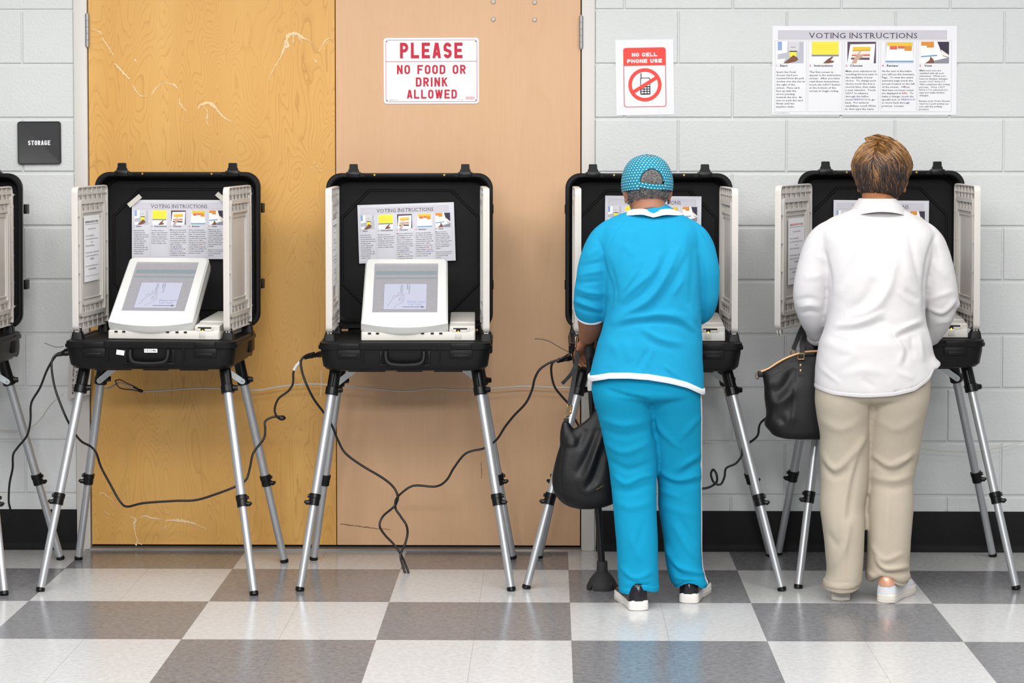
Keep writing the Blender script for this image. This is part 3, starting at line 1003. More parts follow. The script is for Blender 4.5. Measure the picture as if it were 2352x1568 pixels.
def make_terminal(label, booth, x, y, yaw, group=None):
    Mw = world_of(booth) @ Matrix.Translation((x, y + .040, TZ1 + .001 + booth['dz']))
    t = thing('voting_terminal', label, 'touchscreen voting terminal', Mw.translation, booth.rotation_euler[2] + math.radians(yaw), group)
    link('terminal_base', shared('terminal_base', term_base_mesh, M_TERMG), t)
    hd = link('display_head', shared('display_head', term_head_mesh, M_TERM), t, TM)
    sc = link('screen', shared('screen', screen_mesh, M_SCREEN, None), hd)
    link('screen_message', shared('screen_message', screen_art, [M_SCR_BAND, M_SCR_CARD, M_SCR_LINE, M_SCR_BLUE, M_SCR_GREEN], None), sc)
    # support wedge under the display
    def wedge():
        mb = MB()
        x0, x1 = -.10, .10
        mb.loft([[(x, .08, .028), (x, .30, .028), (x, .285, .19), (x, .25, .175)] for x in (x0, x1)])
        return mb
    link('display_stand', shared('display_stand', wedge, M_TERMG), t)
    def slot():
        return MB().box(.170, .221, -.001, .0075, .0385, .0435, 0).box(.181, .196, -.0015, .0070, .027, .040, 0)
    rd = link('card_slot', shared('card_slot', slot, M_DARK, None), t, Matrix.Translation((0, -.0012, 0)))
    link('status_lamp', shared('status_lamp', lambda: MB().box(.1865, .1905, -.004, .0, .028, .034, bev=.001), M_AMBER), rd)
    for x in (-.128, -.10, .058, .092, .122):
        link('vent', shared('vent', lambda: MB().box(0, .011, -.0065, .0, .023, .029), M_DARK, None), t, Matrix.Translation((x, 0, 0)))
    return t

# ------------------------------------------------------------------ instruction sheets
BODY = [
 ['Insert the Voter', 'Access Card you', 'received from the poll', 'worker into the slot at', 'the right of the', 'screen.  Place card', 'face up with the', 'arrow pointing', 'towards the slot.  Be', 'sure to push the card', 'firmly until the', 'machine clicks.'],
 ['The first screen to', 'appear is the instruction', 'screen.  After you have', 'read these instructions,', 'touch the ~NEXT~ button', 'at the bottom of the', 'screen to begin voting.'],
 ['Make your selections by', 'touching the box next to', 'the candidate of your', 'choice.  To change your', 'choice touch the box a', 'second time, then make', 'a new selection.  Touch', '~NEXT~ to advance', 'through the ballot,', 'touch ^PREVIOUS^ to go', 'back.  For write-in', 'candidates, touch Write', 'In, then type the name.'],
 ['At the end of the ballot', 'you will see the Summary', 'Page.  To view the entire', 'summary page touch the', 'arrows located on the left', 'of the screen.  Offices', 'that have not been voted', 'are displayed in |RED|.  To', 'make a change, touch the', 'specific box or ^PREVIOUS^', 'to move back through', 'previous  screens.'],
 ['Make sure you are', 'satisfied with all your', 'selections.  When you', 'have no further changes', 'touch ~CAST BALLOT~.', 'This completes the voting', 'process.  Once ~CAST~', '~BALLOT~ is selected you', 'may not make further', 'changes.', '', 'Return your Voter Access', 'Card to a poll worker as', 'you exit the polling', 'precinct.']]
COLS = [(.015, .185), (.194, .380), (.390, .578), (.587, .782), (.790, .972)]
PICX = [(.030, .170), (.214, .360), (.407, .562), (.612, .765), (.806, .957)]
def styled_line(mb, s, x, z, size, y, fit_scale):
    """plain, ~pale~, ^blue^ and |red| runs"""
    cur, mi, run = x, 0, ''
    marks = {'~': 1, '^': 2, '|': 3}
    runs = []
    for ch in s:
        if ch in marks:
            runs.append((run, mi))
            mi = 0 if mi == marks[ch] else marks[ch]
            run = ''
        else:
            run += ch
    runs.append((run, mi))
    for r, m in runs:
        if not r:
            continue
        v, f, w = text2d(r.strip() if r.strip() else r, size, sx=fit_scale, bold=.012, res=1)
        lead = len(r) - len(r.lstrip())
        cur += lead * size * .38 * fit_scale
        if v:
            mb.add([(cur + a, y, z + b) for a, b in v], [tuple(q) for q in f], m)
        cur += w + (len(r) - len(r.rstrip())) * size * .42 * fit_scale
def serif_text(mb, s, cx, z, size, y, width, mi=0):
    """capital letters with small slab serifs"""
    widths, glyphs = [], []
    for ch in s:
        if ch == ' ':
            glyphs.append(None)
            widths.append(.42)
            continue
        v, f, w = text2d(ch, 1.0, bold=-.006, res=2)
        glyphs.append((v, f, w))
        widths.append(w + .20)
    tot = sum(widths)
    k = width / tot / size
    x = cx - width / 2
    S = {'V': [(.08, 1), (.92, 1)], 'T': [(.5, 0)], 'I': [(.5, 0), (.5, 1)], 'N': [(.06, 0), (.06, 1), (.94, 1)], 'R': [(.1, 0), (.92, 0), (.04, 1)], 'U': [(.08, 1), (.92, 1)]}
    for ch, gl, wd in zip(s, glyphs, widths):
        if gl:
            v, f, w = gl
            mb.add([(x + (a + .1) * k * size, y, z + b * size) for a, b in v], [tuple(q) for q in f], mi)
            for fx, fz in S.get(ch, []):
                px_ = x + (fx * w + .1) * k * size
                hw = .14 * size * k
                z0 = z + (0 if fz == 0 else size * .96)
                mb.add([(px_ - hw, y, z0), (px_ + hw, y, z0), (px_ + hw, y, z0 + size * .04), (px_ - hw, y, z0 + size * .04)], [(0, 1, 2, 3)], mi)
            if ch == 'T':
                for e in (0.02, .98):
                    px_ = x + (e * w + .1) * k * size
                    mb.add([(px_ - .03 * size, y, z + size * .84), (px_ + .03 * size, y, z + size * .84), (px_ + .03 * size, y, z + size), (px_ - .03 * size, y, z + size)], [(0, 1, 2, 3)], mi)
        x += wd * k * size
PCOL = ['#d3d1d6', '#b9bac4', '#f0e14a', '#7d5340', '#5b4a58', '#f4f3f1', '#a98672', '#d98f3c', '#d8695a', '#6f9fc8', '#3b3446', '#c9a58f', '#e8c23e', '#8fa6d0', '#8c8c98', '#e7e3da']
def picture_art(i):
    """each picture is a list of (polygon in unit square, colour index), drawn in order"""
    R = lambda a, b, c, d: [(a, b), (c, b), (c, d), (a, d)]
    if i == 0:
        return [(R(0, 0, 1, 1), 1), ([(0, 0), (.38, 0), (.36, .5), (0, .58)], 5), (R(0, 0, .16, .4), 13), ([(.42, 0), (.84, 0), (.82, .48), (.40, .44)], 0), (R(.5, .24, .68, .27), 14), (R(.45, .42, .75, .47), 10), (R(.45, .47, .72, .7), 2), ([(.22, 1), (.45, .78), (.6, .62), (.74, .72), (.8, .82), (.68, .92), (.4, 1)], 3), ([(0, .82), (.3, .78), (.22, 1), (0, 1)], 5)]
    if i == 1:
        return [(R(0, 0, 1, 1), 5), (R(0, 0, 1, .6), 2), (R(.05, .16, .9, .17), 12), (R(.05, .26, .8, .27), 12), (R(.05, .36, .9, .37), 12), (R(.0, .6, 1, .68), 14), ([(.42, 1), (.58, .82), (.76, .68), (.80, .71), (.70, .86), (.84, .9), (.8, .97), (.6, 1)], 3)]
    if i == 2:
        return [(R(0, 0, 1, 1), 4), ([(.1, .12), (.97, .10), (.92, 1), (.0, 1)], 5), ([(.2, .22), (.82, .22), (.78, .86), (.12, .82)], 15), ([(.2, .24), (.81, .24), (.80, .38), (.19, .40)], 12), ([(.18, .4), (.8, .38), (.8, .42), (.17, .44)], 7), ([(.16, .6), (.79, .58), (.78, .66), (.15, .66)], 8), ([(.14, .74), (.78, .74), (.77, .84), (.12, .82)], 4), ([(.14, 1), (.30, .66), (.44, .44), (.48, .46), (.40, .58), (.56, .6), (.52, .72), (.36, .84), (.32, 1)], 11)]
    if i == 3:
        return [(R(0, 0, 1, 1), 0), ([(.08, .03), (.95, .03), (1, .97), (.0, .97)], 5), ([(.08, .03), (.95, .03), (.96, .2), (.07, .2)], 12), (R(.16, .2, .42, .36), 8), (R(.44, .2, .68, .32), 8), (R(.68, .2, .94, .42), 7), (R(.01, .88, 1, .95), 9)]
    return [(R(0, 0, 1, 1), 5), (R(0, 0, .2, .18), 7), (R(.2, 0, .46, .27), 7), ([(.58, 0), (1, 0), (1, .74), (.78, .66)], 10), ([(.72, .36), (1, .62), (1, .72), (.74, .62)], 15), ([(0, .66), (.57, .6), (.58, .66), (0, .72)], 9), ([(.4, .9), (1, .72), (1, 1), (.4, 1)], 14), ([(.14, 1), (.3, .86), (.34, .68), (.44, .82), (.48, .94), (.44, 1)], 3)]
M_PIC = [solid('print_' + h[1:], h, 0.5, spec=0.25) for h in PCOL]
M_LAV = solid('print_lavender_band', '#c9c6cf', 0.5, spec=0.25)
M_RULE = solid('print_rule', '#b9b7bd', 0.6, spec=0.2)
def sheet_parts(root, w, h, paper, tag_key):
    """parts of an instruction sheet; sheet lies in xz, centred, facing -y"""
    X = lambda u: (u - .5) * w
    Z = lambda v: (.5 - v) * h
    y1, y2, y3 = -.0008, -.0011, -.0014
    def mk(name, fn, mats, sm=None):
        link(name, shared(name + tag_key, fn, mats, sm), root)
    def band():
        mb = MB()
        mb.add([(X(.031), y1, Z(.153)), (X(.945), y1, Z(.153)), (X(.945), y1, Z(.05)), (X(.031), y1, Z(.05))], [(0, 1, 2, 3)], 0)
        for (u0, u1, v0, v1) in [(.031, .945, .05, .153)] + [(a, b, .165, .965) for a, b in COLS]:
            t = w * .0012
            for (xa, xb, za, zb) in ((X(u0), X(u1), Z(v0) - t, Z(v0)), (X(u0), X(u1), Z(v1), Z(v1) + t), (X(u0), X(u0) + t, Z(v1), Z(v0)), (X(u1) - t, X(u1), Z(v1), Z(v0))):
                mb.add([(xa, y2, za), (xb, y2, za), (xb, y2, zb), (xa, y2, zb)], [(0, 1, 2, 3)], 1)
        return mb
    mk('header_band', band, [M_LAV, M_RULE])
    def head():
        mb = MB()
        serif_text(mb, 'VOTING INSTRUCTIONS', X(.492), Z(.138), h * .062, y3, w * .592)
        return mb
    mk('heading', head, [M_INKD])
    for i, (u0, u1) in enumerate(PICX):
        def pic(i=i, u0=u0, u1=u1):
            mb = MB()
            for k, (poly, ci) in enumerate(picture_art(i)):
                mb.add([(X(u0 + a * (u1 - u0)), y1 - .00012 * k, Z(.178 + b * .242)) for a, b in poly], [tuple(range(len(poly)))], ci)
            return mb
        mk('picture', pic, M_PIC) if False else link('picture', shared('picture%d' % i + tag_key, pic, M_PIC, None), root)
    def caps():
        mb = MB()
        for (u0, u1), n, t in zip(COLS, '12345', ('Start', 'Instructions', 'Choose', 'Review', 'Vote')):
            v, f, tw = text2d(n + '.', h * .024, sx=1.15, bold=.01)
            mb.add([(X(u0 + .008) + a, y3, Z(.457) + b) for a, b in v], [tuple(q) for q in f], 1)
            v, f, tw2 = text2d(t, h * .024, sx=1.35, bold=.016)
            mb.add([(X(u0 + .008) + tw * 2.1 + a, y3, Z(.457) + b) for a, b in v], [tuple(q) for q in f], 0)
        return mb
    mk('caption', caps, [M_INKD, M_INKR])
    def body():
        mb = MB()
        for ci, ((u0, u1), lines) in enumerate(zip(COLS, BODY)):
            sp = .0355 if ci < 4 else .0312
            size = h * (.0200 if ci < 4 else .0182)
            longest = max(text2d(l.replace('~', '').replace('^', '').replace('|', ''), size, res=1)[2] for l in lines if l)
            k = (u1 - u0 - .016) * w / longest
            v0 = .527 if ci in (0, 1) else (.517 if ci < 4 else .508)
            for j, l in enumerate(lines):
                styled_line(mb, l, X(u0 + .008), Z(v0 + sp * j), size, y3, k)
        v, f, tw = text2d('Form # VI DRE-05 A', h * .012, sx=1.2, res=1)
        mb.add([(X(.012) + a, y3, Z(.985) + b) for a, b in v], [tuple(q) for q in f], 1)
        return mb
    mk('printed_text', body, [M_INK, M_INKL, M_INKB, M_INKR])
def make_sheet(label, quad, Y, group=None, paper=None, key='', tilt=0.0):
    """quad: photo corners TL, TR, BR, BL of a sheet standing at depth Y (leaning back by tilt degrees)"""
    c = [P(a, b, Y) for a, b in quad]
    w = ((c[1] - c[0]).length + (c[2] - c[3]).length) / 2
    h = ((c[0] - c[3]).length + (c[1] - c[2]).length) / 2
    ctr = (c[0] + c[1] + c[2] + c[3]) / 4
    d = (c[1] - c[0]) + (c[2] - c[3])
    roll = math.atan2(d.z, d.x)
    root = thing('instruction_sheet', label, 'instruction poster', ctr, 0, group)
    root.rotation_euler = (math.radians(-tilt), -roll, 0)
    pm = paper or M_PAPERL
    def sheet():
        mb = MB()
        rings = []
        for k in range(13):
            x = -w / 2 + w * k / 12
            bow = -.0006 * math.sin(k * 1.3)
            rings.append([(x, bow * 0 - .0006, -h / 2), (x, bow * 0 - .0006, h / 2), (x, 0, h / 2), (x, 0, -h / 2)])
        mb.loft(rings)
        return mb
    link('paper', shared('paper' + key, sheet, pm, None), root)
    sheet_parts(root, w, h, pm, key)
    return root, w, h

# ------------------------------------------------------------------ booths in place
GB = 'voting booths along the wall'
def lx(px, c, d=8.45):
    return (px - c) / (F_PX / d)
booths = {}
b1 = make_booth('folding voting booth with a white 151146 sticker on its black case', 343, 783.5, 8.38, -1.6,
                ((92, 1358), (584, 1367), (180, 1285), (654, 1292)), panels=(((-.272, .055), (-.246, .43)), ((.262, .055), (.282, .43))), lid_x=.012)
b2 = make_booth('unattended folding voting booth standing before the pale door', 930, 787, 8.38, 1.0,
                ((688, 1357), (1175, 1357), (720, 1286), (1178, 1283)), panels=(((-.268, .055), (-.268, .43)), ((.283, .055), (.268, .43))), lid_x=-.003)
b3 = make_booth('folding voting booth used by the person in turquoise', 1508, 788, 8.38, 0.0,
                ((1208, 1352), (1797, 1357), (1237, 1281), (1770, 1276)), panels=(((-.272, .055), (-.278, .43)), ((.275, .055), (.258, .43))), lid_x=-.008)
b4 = make_booth('folding voting booth used by the person in the white shirt', 2066, 780, 8.42, 0.0,
                ((1833, 1351), (2335, 1354), (1787, 1274), (2281, 1278)), panels=(((-.420, .055), (-.270, .415)), ((.277, .055), (.270, .43))), lid_x=.0)
b0 = make_booth('folding voting booth cut off by the left edge of view', -222, 786, 8.38, -1.0,
                ((-480, 1364), (10, 1367), (-400, 1284), (140, 1285)), panels=(((-.272, .055), (-.262, .43)), ((.262, .055), (.272, .43))), lid_x=.0)

GT = 'touchscreen voting terminals in the booths'
make_terminal('voting terminal in the booth with the 151146 sticker, screen asking for a card', b1[0], lx(336, 343), .035, -4.5, GT)
make_terminal('voting terminal in the unattended booth before the pale door', b2[0], lx(927, 930), .035, 0.6, GT)
make_terminal('voting terminal mostly hidden behind the person in turquoise', b3[0], lx(1505, 1508), .035, 0, GT)
make_terminal('voting terminal mostly hidden behind the person in the white shirt', b4[0], lx(2068, 2066), .035, 0, GT)

# stickers on the first booth's case
bz = b1[0]['dz']
mb = MB().box(-.017, .029, -.0062, -.0048, TZ1 - .039, TZ1 - .026)
st = obj('sticker', mb, M_STICK, b1[1], None, label='white sticker numbered 151146')
mb = MB()
put_text(mb, '151146', .006, TZ1 - .0355, .0075, -.0066, fit=.036, align='CENTER', bold=.01)
obj('number', mb, M_INKD, st, None)
mb = MB().box(-.115, -.087, -.0062, -.0040, TZ1 - .048, TZ1 - .031)
mb.xf(Matrix.Translation((-.1, 0, TZ1 - .04)) @ Matrix.Rotation(math.radians(8), 4, 'Y') @ Matrix.Translation((.1, 0, -TZ1 + .04)))
st = obj('sticker', mb, M_STICK, b1[1], None, label='small torn white sticker')
mb = MB()
put_text(mb, 'FL', -.101, TZ1 - .040, .0035, -.0066, align='CENTER')
put_text(mb, '014', -.101, TZ1 - .046, .0035, -.0066, align='CENTER')
obj('number', mb, M_INKL, st, None)

# instruction sheets
GS = 'voting instruction sheets inside the booth lids'
ws = make_sheet('large voting instructions poster taped to the block wall', [(1773.5, 60), (2198, 59), (2197, 264.5), (1773.5, 263)], -.0015, None, M_PAPER, 'wall')[0]
SY = -CAM_D + 8.38 + TD - .03 + LDP - .030
sh1 = make_sheet('voting instructions sheet held by tape strips in a booth lid', [(304, 460), (523, 458), (524, 596), (302, 593)], SY + .009, GS, None, 'a', 1.5)[0]
sh2 = make_sheet('crooked voting instructions sheet in the lid before the pale door', [(821, 471), (1043, 464), (1046, 598), (825, 605)], SY + .009, GS, None, 'b', 1.5)[0]
sh3 = make_sheet('voting instructions sheet behind the turquoise cap', [(1390, 449), (1611, 451), (1610, 587), (1389, 585)], SY + .009, GS, None, 'c', 1.5)[0]
sh4 = make_sheet('voting instructions sheet behind the white collar', [(1914, 459), (2133, 461), (2133, 597), (1914, 595)], SY + .050, GS, None, 'd', 1.5)[0]
# tape strips on the first sheet
M_TAPE = solid('masking_tape', '#c9c6ba', 0.5)
for (cx, cy, ang) in ((309, 461, 40), (511, 456, -42)):
    p = P(cx, cy, SY + .004)
    mb = MB().box(-.029, .029, -.0006, 0, -.009, .009)
    mb.xf(Matrix.Translation(p) @ Matrix.Rotation(math.radians(-ang), 4, 'Y'))
    obj('tape', mb, M_TAPE, sh1, None, local=False, label='strip of pale tape')

# notices on the privacy panels
NOTICE = [('IMPORTANT NOTICE TO VOTERS', .90, 1), ('', 0, 0), ('If you believe that', .52, 0), ('', 0, 0), ('You are not getting help,', .62, 0), ('or you believe that the ballot is not correct,', .9, 0), ('then:', .14, 0), ('Call the poll manager', .66, 0), ('', 0, 0), ('If you make a mistake or change your mind,', .95, 0), ('you may touch the box again before you', .9, 0), ('"Cast Ballot".', .3, 1), ('', 0, 0), ('Once you touch "Cast Ballot" your vote', .9, 0), ('is cast and final.', .55, 1)]
def make_notice(panel, label, y, z, w, h, head, ink):
    n = thing('notice_sheet', label, 'notice', world_of(panel) @ Vector((.0068, y, z)), 0, 'notices on the privacy panels')
    Mw = world_of(panel)
    R = Mw.to_3x3().normalized() @ Matrix.Rotation(PI / 2, 3, 'Z')
    n.rotation_euler = R.to_euler()
    mb = MB().box(-w / 2, w / 2, -.0008, 0, -h / 2, h / 2)
    obj('paper', mb, M_PAPER, n, None)
    mb = MB()
    zz = h / 2 - h * .11
    for s, fr, b in NOTICE:
        if s:
            put_text(mb, s, 0 if fr < .6 or s.startswith('IMP') else -w * .42, zz, h * .026 if not b else h * .030, -.0014, mi=(1 if s.startswith('IMP') else 0), fit=w * fr * .9, align='CENTER' if fr < .6 or s.startswith('IMP') else 'LEFT', bold=.02 if b else .008, res=1)
        zz -= h * .051
    for zz in (h / 2 - h * .135, -h / 2 + h * .085):
        mb.add([(-w * .45, -.0013, zz), (w * .45, -.0013, zz), (w * .45, -.0013, zz + .0012), (-w * .45, -.0013, zz + .0012)], [(0, 1, 2, 3)], 0)
    obj('printed_text', mb, [ink, head], n, None)
    return n
make_notice(b1[3][0], 'paper notice on the left privacy panel of the booth numbered 151146', .185, .285, .195, .235, M_INKD, M_INKL)
n4 = make_notice(b4[3][0], 'paper notice with red heading on the panel beside the white shirt', .200, .270, .195, .235, M_INKR, M_INKL)
make_notice(b2[3][0], 'paper notice seen edge-on on the panel before the doors', .195, .275, .195, .235, M_INKD, M_INKL)
# ------------------------------------------------------------------ wall signs
M_SIGNW = solid('sign_white', '#ededf0', 0.35, spec=0.4)
M_SIGNR = solid('sign_red', '#c2203a', 0.45, spec=0.3)
M_ORED = solid('notice_red', '#ec4a40', 0.5, spec=0.3)
M_PLAQ = solid('plaque_black', '#3a393b', 0.45, bump=(300, 0.2, 0.0006))
M_PLAQE = solid('plaque_edge', '#262528', 0.5)
M_INKK = solid('black_print', '#26252a', 0.5, spec=0.2)

# storage plaque
a, b = P(41, 279, 0), P(141, 377, 0)
w, h = b.x - a.x, a.z - b.z
t = thing('door_plaque', 'black square plaque reading STORAGE on the block wall', 'sign', ((a.x + b.x) / 2, 0, (a.z + b.z) / 2))
t.rotation_euler = (0, math.radians(-0.3), 0)
def rz(w, h, r, y, n=6):
    return [(p, y, q) for p, q in rrect(w, h, r, n)]
obj('plate', MB().loft([rz(w, h, .010, 0), rz(w, h, .010, -.007), rz(w - .003, h - .003, .009, -.0085)], 0, (True, False)).loft([rz(w - .003, h - .003, .009, -.0085), rz(w - .006, h - .006, .008, -.008)], 0, (False, True)), M_PLAQ, t, 0.5)
obj('rim', MB().loft([rz(w + .001, h + .001, .011, -.0075), rz(w - .001, h - .001, .010, -.0095), rz(w - .007, h - .007, .008, -.0093), rz(w - .009, h - .009, .007, -.0078)], 0, (False, False)), M_PLAQE, t, 0.5)
mb = MB()
stroke_text(mb, 'STORAGE', 0, -.0085, .0175, -.0088, w * .515, t=.20, w=.50, gap=.13)
obj('lettering', mb, M_SIGNW, t, None)

# food and drink sign
a, b = P(881, 87, 0), P(1100.5, 238.5, 0)
w, h = b.x - a.x, a.z - b.z
t = thing('wall_sign', 'white sign with red letters banning food and drink on the pale door', 'sign', ((a.x + b.x) / 2, .002, (a.z + b.z) / 2))
t.rotation_euler = (0, math.radians(-0.15), 0)
obj('plate', MB().loft([rz(w, h, .012, 0), rz(w, h, .012, -.002), rz(w - .002, h - .002, .011, -.003)]), M_SIGNW, t, 0.5)
mb = MB()
def band(mb, w, h, r, tk, y, mi=0, n=6):
    o, i = rz(w, h, r, y, n), rz(w - 2 * tk, h - 2 * tk, max(r - tk, .001), y, n)
    mb.loft([o, i], mi, (False, False))
band(mb, w * .957, h * .94, .010, .0016, -.0034)
zl = h / 2 - h * .357
mb.add([(-w * .478, -.0034, zl - .0009), (w * .478, -.0034, zl - .0009), (w * .478, -.0034, zl + .0009), (-w * .478, -.0034, zl + .0009)], [(0, 1, 2, 3)])
obj('border', mb, M_SIGNR, t, None)
def red_line(s, v_base, cap, frac, dx=0.0, bold=.045):
    stroke_text(mb, s, dx * w, h / 2 - h * v_base, h * cap, -.0036, w * frac, t=(.21 if s == 'PLEASE' else .19), w=.60, gap=.19, space=.40)
mb = MB()
red_line('PLEASE', .310, .238, .655, .0, .06)
red_line('NO FOOD OR', .548, .138, .720, .0)
red_line('DRINK', .738, .140, .332, .003)
red_line('ALLOWED', .920, .136, .522, .005)
obj('lettering', mb, M_SIGNR, t, None)
mb = MB()
for k, (x, wd) in enumerate([(i * .0032, (.001, .0022, .0014, .0026)[i % 4]) for i in range(11)]):
    mb.add([(w * .357 + x, -.0036, -h * .435), (w * .357 + x + wd, -.0036, -h * .435), (w * .357 + x + wd, -.0036, -h * .390), (w * .357 + x, -.0036, -h * .390)], [(0, 1, 2, 3)])
obj('barcode', mb, solid('pale_red_print', '#d98a98', 0.5), t, None)
mb = MB()
put_text(mb, 'MADE IN USA', -w * .44, -h * .447, .004, -.0036, res=1)
put_text(mb, 'No. 098', w * .33, -h * .447, .004, -.0036, align='RIGHT', res=1)
for x in (-.465, .465):
    for z in (-.445, .445):
        mb.add([(w * x + .0022 * math.cos(q), -.0036, h * z + .0022 * math.sin(q)) for q in (2 * PI * k / 10 for k in range(10))], [tuple(range(10))])
obj('small_print', mb, M_INK, t, None)

# no cell phone notice
c = [P(*q, 0) for q in ((1413, 92), (1546, 90), (1549, 263.5), (1416, 265))]
w, h = (c[1] - c[0]).length, (c[0] - c[3]).length
ctr = sum(c, Vector()) / 4
t = thing('paper_notice', 'white paper notice with red NO CELL PHONE USE symbol', 'sign', ctr + Vector((0, -.0006, 0)))
t.rotation_euler = (0, math.radians(-0.95), 0)
obj('paper', MB().box(-w / 2, w / 2, -.0012, 0, -h / 2, h / 2), M_PAPER, t, None)
mb = MB()
fw, fh = w * .735, h * .79
fz = -.004 * h / .28
band(mb, fw, fh, .010, .0028, -.0016)
z1, z0 = fz + fh / 2, fz + fh / 2 - fh * .285
top = [(p, -.0017, q) for p, q in rrect(fw, fh, .010, 6) if q > 0]
top = sorted(top, key=lambda v: v[0])
poly = [(-fw / 2, -.0017, z0)] + [(p, -.0017, q) for p, _, q in top if p < 0] + [(p, -.0017, q) for p, _, q in top if p >= 0] + [(fw / 2, -.0017, z0)]
poly = [(-fw / 2, -.0017, z0), (-fw / 2, -.0017, fh / 2 - .010)] + [(-fw / 2 + .010 - .010 * math.cos(PI / 2 * k / 5), -.0017, fh / 2 - .010 + .010 * math.sin(PI / 2 * k / 5)) for k in range(1, 6)] + [(fw / 2 - .010 + .010 * math.sin(PI / 2 * k / 5), -.0017, fh / 2 - .010 + .010 * math.cos(PI / 2 * k / 5)) for k in range(0, 6)] + [(fw / 2, -.0017, z0)]
mb.add(poly, [tuple(range(len(poly)))])
obj('red_frame', mb, M_ORED, t, None)
mb = MB()
stroke_text(mb, 'NO CELL', 0, z1 - fh * .132, fh * .064, -.0021, fw * .60, t=.27, w=.86, gap=.14, space=.42)
stroke_text(mb, 'PHONE USE', 0, z1 - fh * .238, fh * .064, -.0021, fw * .82, t=.27, w=.86, gap=.14, space=.42)
obj('lettering', mb, M_SIGNW, t, None)
cz = -fh * .125
R0, R1 = fw * .39, fw * .307
mb = MB()
K = lambda x0, x1, za, zb, y=-.0018: mb.add([(x0, y, za), (x1, y, za), (x1, y, zb), (x0, y, zb)], [(0, 1, 2, 3)])
u = R0
o_ = [(p + .02 * u, -.0018, cz - .08 * u + q) for p, q in rrect(.60 * u, 1.02 * u, .10 * u, 5)]
i_ = [(p + .02 * u, -.0018, cz + .13 * u + q) for p, q in rrect(.52 * u, .52 * u, .08 * u, 5)]
mb.loft([[(p + .02 * u, -.0018, cz - .08 * u + q) for p, q in rrect(.60 * u, 1.02 * u, .10 * u, 5)], [(p + .02 * u, -.0018, cz - .08 * u + q) for p, q in rrect(.52 * u, .94 * u, .08 * u, 5)]], 0, (False, False))
K(-.27 * u, .31 * u, cz - .14 * u, cz - .08 * u)
for kz in (-.26, -.40, -.55):
    K(-.27 * u, .31 * u, cz + kz * u - .02 * u, cz + kz * u + .03 * u)
for kx in (-.27, -.08, .10, .27):
    K(kx * u, kx * u + .045 * u, cz - .58 * u, cz - .1 * u)
K(-.25 * u, -.20 * u, cz + .40 * u, cz + .70 * u)
obj('phone_symbol', mb, M_INKK, t, None)
mb = MB()
n = 48
mb.loft([[(r * math.cos(2 * PI * k / n), -.0022, cz + r * math.sin(2 * PI * k / n)) for k in range(n)] for r in (R0, R1)], 0, (False, False))
ca, sa = math.cos(math.radians(31)), math.sin(math.radians(31))
hw = .105 * R0
mb.add([(s * R1 * 1.02 * ca - q * hw * sa, -.0024, cz + s * R1 * 1.02 * sa + q * hw * ca) for s, q in ((-1, -1), (1, -1), (1, 1), (-1, 1))], [(0, 1, 2, 3)])
obj('prohibition_ring', mb, M_ORED, t, None)

# hanging strip of paper behind the first booth
Yp = -.05
c = [P(*q, Yp) for q in ((160, 770), (186, 770), (177, 912), (155, 917))]
t = thing('paper_strip', 'hanging paper with sideways ADVANCE VOTING print behind the left legs', 'paper sign', (c[0] + c[1] + c[2] + c[3]) / 4)
mb = MB()
c2 = [P(*q, Yp) for q in ((160, 770), (215, 770), (206, 905), (155, 917))]
mb.loft([[v for v in c2], [v + Vector((0, -.001, 0)) for v in c2]])
obj('paper', mb, solid('greyed_paper', '#bdb6b3', 0.6), t, None, local=False)
mb = MB()
def side_text(s, px, py1, size, fit):
    v, f, tw = text2d(s, size, bold=.02, align='RIGHT')
    k = fit / tw
    p = P(px, py1, Yp - .0016)
    ang = math.radians(-93)
    ca, sa = math.cos(ang), math.sin(ang)
    mb.add([(p.x + a * k * ca - b_ * sa, p.y, p.z + a * k * sa + b_ * ca) for a, b_ in v], [tuple(q) for q in f])
side_text('ADVANCE VOTING', 172, 906, .0085, .215)
side_text('November 6, 2018', 165, 905, .0072, .150)
side_text('LOCATION FOR', 181, 880, .0085, .19)
obj('printed_text', mb, M_INKD, t, None, local=False)

# ------------------------------------------------------------------ cables
M_CORD = solid('black_cord', '#1c1b1d', 0.35, spec=0.4)
M_WCORD = solid('steel_cable_sheath', '#c6c1b9', 0.4)
def cord(label, pts, r=.0042, mat=None, name='power_cord', cat='cord', n=8, plugs=(), wraps=(), sub=6):
    """pts: (px, py, Y)"""
    W = [P(a, b, y) for a, b, y in pts]
    path = catmull(W, sub)
    t = thing(name, label, cat, path[0])
    obj('cable', MB().tube(path, r, n), mat or M_CORD, t, 1.0, local=False)
    for (a, b, y), (a2, b2, y2), rr in plugs:
        p, q = P(a, b, y), P(a2, b2, y2)
        mb = MB()
        d = q - p
        K = [0, .3, .32, .42, .44, .54, .56, .66, .70, 1.0]
        rad = [.55, .6, .72, .72, .6, .78, .66, .85, 1, 1]
        mb.tube([p + d * k for k in K], [rr * x for x in rad], 12)
        obj('plug', mb, M_BLKG, t, local=False)
    for (a, b, y), (a2, b2, y2) in wraps:
        mb = MB().tube([P(a, b, y), P((a + a2) / 2 - 2, (b + b2) / 2, (y + y2) / 2), P(a2, b2, y2)], r * 1.35, 10)
        obj('tape_wrap', mb, solid('white_tape', '#dcdcdc', 0.5), t, local=False, label='white tape')
    return t
YF, YM = -.62, -.40
